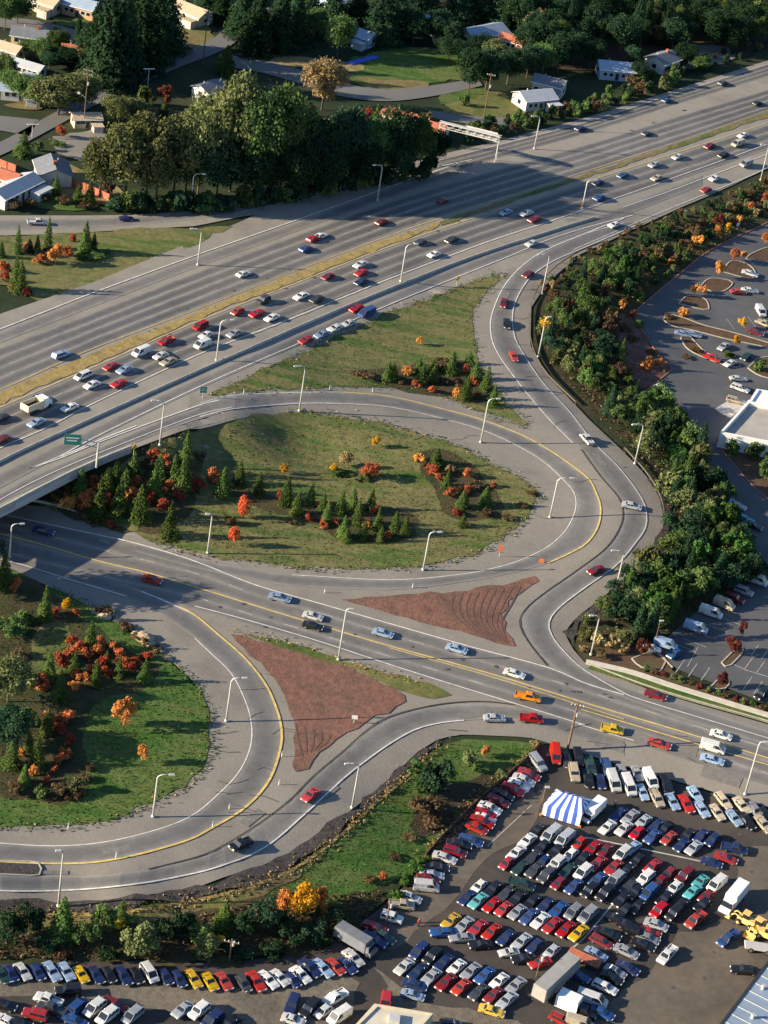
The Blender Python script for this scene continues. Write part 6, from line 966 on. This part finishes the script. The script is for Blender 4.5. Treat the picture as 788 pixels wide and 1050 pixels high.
strip_face(q[0], q[1], r0, r1, ea, wa, 9, 'roof_slope', canopy); strip_face(q[2], q[3], r1, r0, ea, wa, 9, 'roof_slope', canopy); strip_face(q[1], q[2], r1, r1, ea, wa, 7, 'roof_slope', canopy); strip_face(q[3], q[0], r0, r0, ea, wa, 7, 'roof_slope', canopy)
strip_face(q[0], q[1], q[0], q[1], .1, ea, 9, 'side_wall', t); strip_face(q[3], q[0], q[3], q[0], .1, ea, 7, 'side_wall', t); strip_face(q[2], q[3], q[2], q[3], .1, ea, 9, 'side_wall', t)
for c in q: m = MB(); m.tube([(*(c*.99), 0), (*(c*.99), ea)], .06, 6); ob('pole', m.mesh('pole', 'galvanised'), t)
m = MB(); [m.box(c[0]-.18, c[0]+.18, c[1]-.18, c[1]+.18, 0, .3) for c in (q[0]*1.04, q[1]*1.04)]; ob('base_skirt', m.mesh('base_skirt', 'sign_orange'), t)
# people
def person(px, py, label, shirt, d=(1, 0)):
    m = MB(); x, y, z = P1(px, py); me = bpy.data.meshes.new('person'); V = [(0,0,.95),(0,0,1.2),(0,0,1.42),(0,0,1.5),(0,0,1.62),(0,0,1.74),(.1,0,.88),(.12,.03,.48),(.13,0,.08),(.14,.14,.05),(-.1,0,.88),(-.13,-.05,.48),(-.15,-.1,.08),(-.15,.05,.05),(.2,0,1.38),(.27,.02,1.1),(.27,.1,.86),(-.2,0,1.38),(-.27,-.03,1.1),(-.28,.03,.86)]
    E_ = [(0,1),(1,2),(2,3),(3,4),(4,5),(0,6),(6,7),(7,8),(8,9),(0,10),(10,11),(11,12),(12,13),(2,14),(14,15),(15,16),(2,17),(17,18),(18,19)]; RD = [.15,.14,.13,.06,.105,.09,.09,.065,.045,.04,.09,.065,.045,.04,.06,.045,.035,.06,.045,.035]
    me.from_pydata(V, E_, []); o = bpy.data.objects.new('person', me); COL.objects.link(o); md = o.modifiers.new('skin', 'SKIN'); 
    for i, r_ in enumerate(RD): me.skin_vertices[0].data[i].radius = (r_, r_*.85) if me.skin_vertices else (r_, r_)
    return o, (x, y, z)
def person_(px, py, label, shirt):
    x, y, z = P1(px, py); bm = MB(); bm.tube([(0,0,.9),(0,0,1.15),(0,0,1.4),(0,0,1.47)], [.17,.16,.19,.08], 10, 1)
    for s_ in (-1, 1):
        bm.tube([(s_*.09,0,.93),(s_*.11,.03*s_,.5),(s_*.12,-.04*s_,.07)], [.095,.07,.05], 8, 2); bm.tube([(s_*.19,0,1.38),(s_*.26,.02,1.1),(s_*.25,.08,.9)], [.06,.045,.035], 6, 1); bm.tube([(s_*.25,.08,.9),(s_*.245,.11,.78)], [.04,.02], 6, 0); bm.box(s_*.12-.05, s_*.12+.05, -.1, .16, 0, .09, 2)
    bm.tube([(0,0,1.45),(0,0,1.52),(0,.01,1.6),(0,.01,1.70),(0,.01,1.76)], [.05,.07,.105,.10,.04], 10, 0); me = bm.mesh('person', ['skin', shirt, 'black_trim'], True); me.materials.append(MATS['wood_pole'])
    o = ob('person', me); o.location = (x, y, z+.1); tag(o, label, 'person', 'people in the car lot'); m = MB(); m.tube([(0,-.02,1.64),(0,-.02,1.79)], [.115,.05], 8); ob('hair', m.mesh('hair', 'wood_pole'), o)
person_(429, 950.5, 'person in a red jacket walking across the open asphalt', 'paint_red'); person_(630, 829, 'person in a light blue shirt standing above the tent row', 'paint_light blue')

for i, (px, py, r_) in enumerate(((108,633,1.1),(113,630,.8),(131,645,.9),(148,655,1.6),(152,660,1.1),(140,650,.8),(163,668,.9),(172,676,.8),(120,637,.7),(99,628,.8))):
    x, y, z = P1(px, py); rr = np.random.default_rng(i); m = MB(); V = []; n = 9
    for a in range(4):
        for k in range(n): th = 2*math.pi*k/n; q = math.cos(a*.42)*r_*rr.uniform(.8, 1.15); V.append((math.cos(th)*q*1.3, math.sin(th)*q, -.2+math.sin(a*.45)*r_*.8*rr.uniform(.85, 1.1)))
    F_ = [(a*n+k, a*n+(k+1) % n, (a+1)*n+(k+1) % n, (a+1)*n+k) for a in range(3) for k in range(n)]+[tuple(range(3*n, 4*n))]; m.add(V, F_); o = ob('boulder', m.mesh('boulder', 'boulder_stone'), None, (x, y, z+.1)); LABB.append((o, px, 'tan boulder', 'on the shoulder edge of the lower loop')); o['category'] = 'boulder'; o['group'] = 'boulders edging the lower loop'
label_rows(LABB)
# past three hundred bushes: the smallest ones become one undergrowth object
bl = sorted([o for o, px, look in VEG if o.name.startswith('bush')], key=lambda o: -o['_size']); drop = set(o.name for o in bl[285:]); VV, FF, MI, ML = [], [], [], []; nv = 0
chd = {}
for o in bpy.data.objects:
    if o.parent and o.parent.name in drop: chd.setdefault(o.parent.name, []).append(o)
kill = []
for o in bl[285:]:
    Mr = Matrix.Translation(o.location) @ o.rotation_euler.to_matrix().to_4x4()
    for c in chd[o.name]:
        Mc = np.array(Mr @ Matrix.Diagonal((*c.scale, 1))); me = c.data; n = len(me.vertices); v = np.empty(n*3); me.vertices.foreach_get('co', v); v = v.reshape(-1, 3)@Mc[:3, :3].T+Mc[:3, 3]
        mt = me.materials[0]; 
        if mt not in ML: ML.append(mt)
        VV.append(v); FF += [tuple(i+nv for i in p.vertices) for p in me.polygons]; MI += [ML.index(mt)]*len(me.polygons); nv += n; kill.append(c)
    kill.append(o)
me = bpy.data.meshes.new('small_bushes'); me.from_pydata(np.vstack(VV).tolist(), [], FF)
for m_ in ML: me.materials.append(m_)
me.polygons.foreach_set('material_index', MI); me.update(); tag(ob('small_bushes', me), 'low scattered scrub and small bushes along the verges, hedges and planting beds', 'undergrowth', kind='stuff')
dead = set(kill); ROWS = [[it for it in r_ if it[0] not in dead] for r_ in ROWS]; IT = [it for it in IT if it[0] not in dead]
for o, px, look in VEG:
    if o not in dead: del o['_size']
for r_ in ROWS: label_rows_now(r_)
label_near(IT)
for o in kill: bpy.data.objects.remove(o)
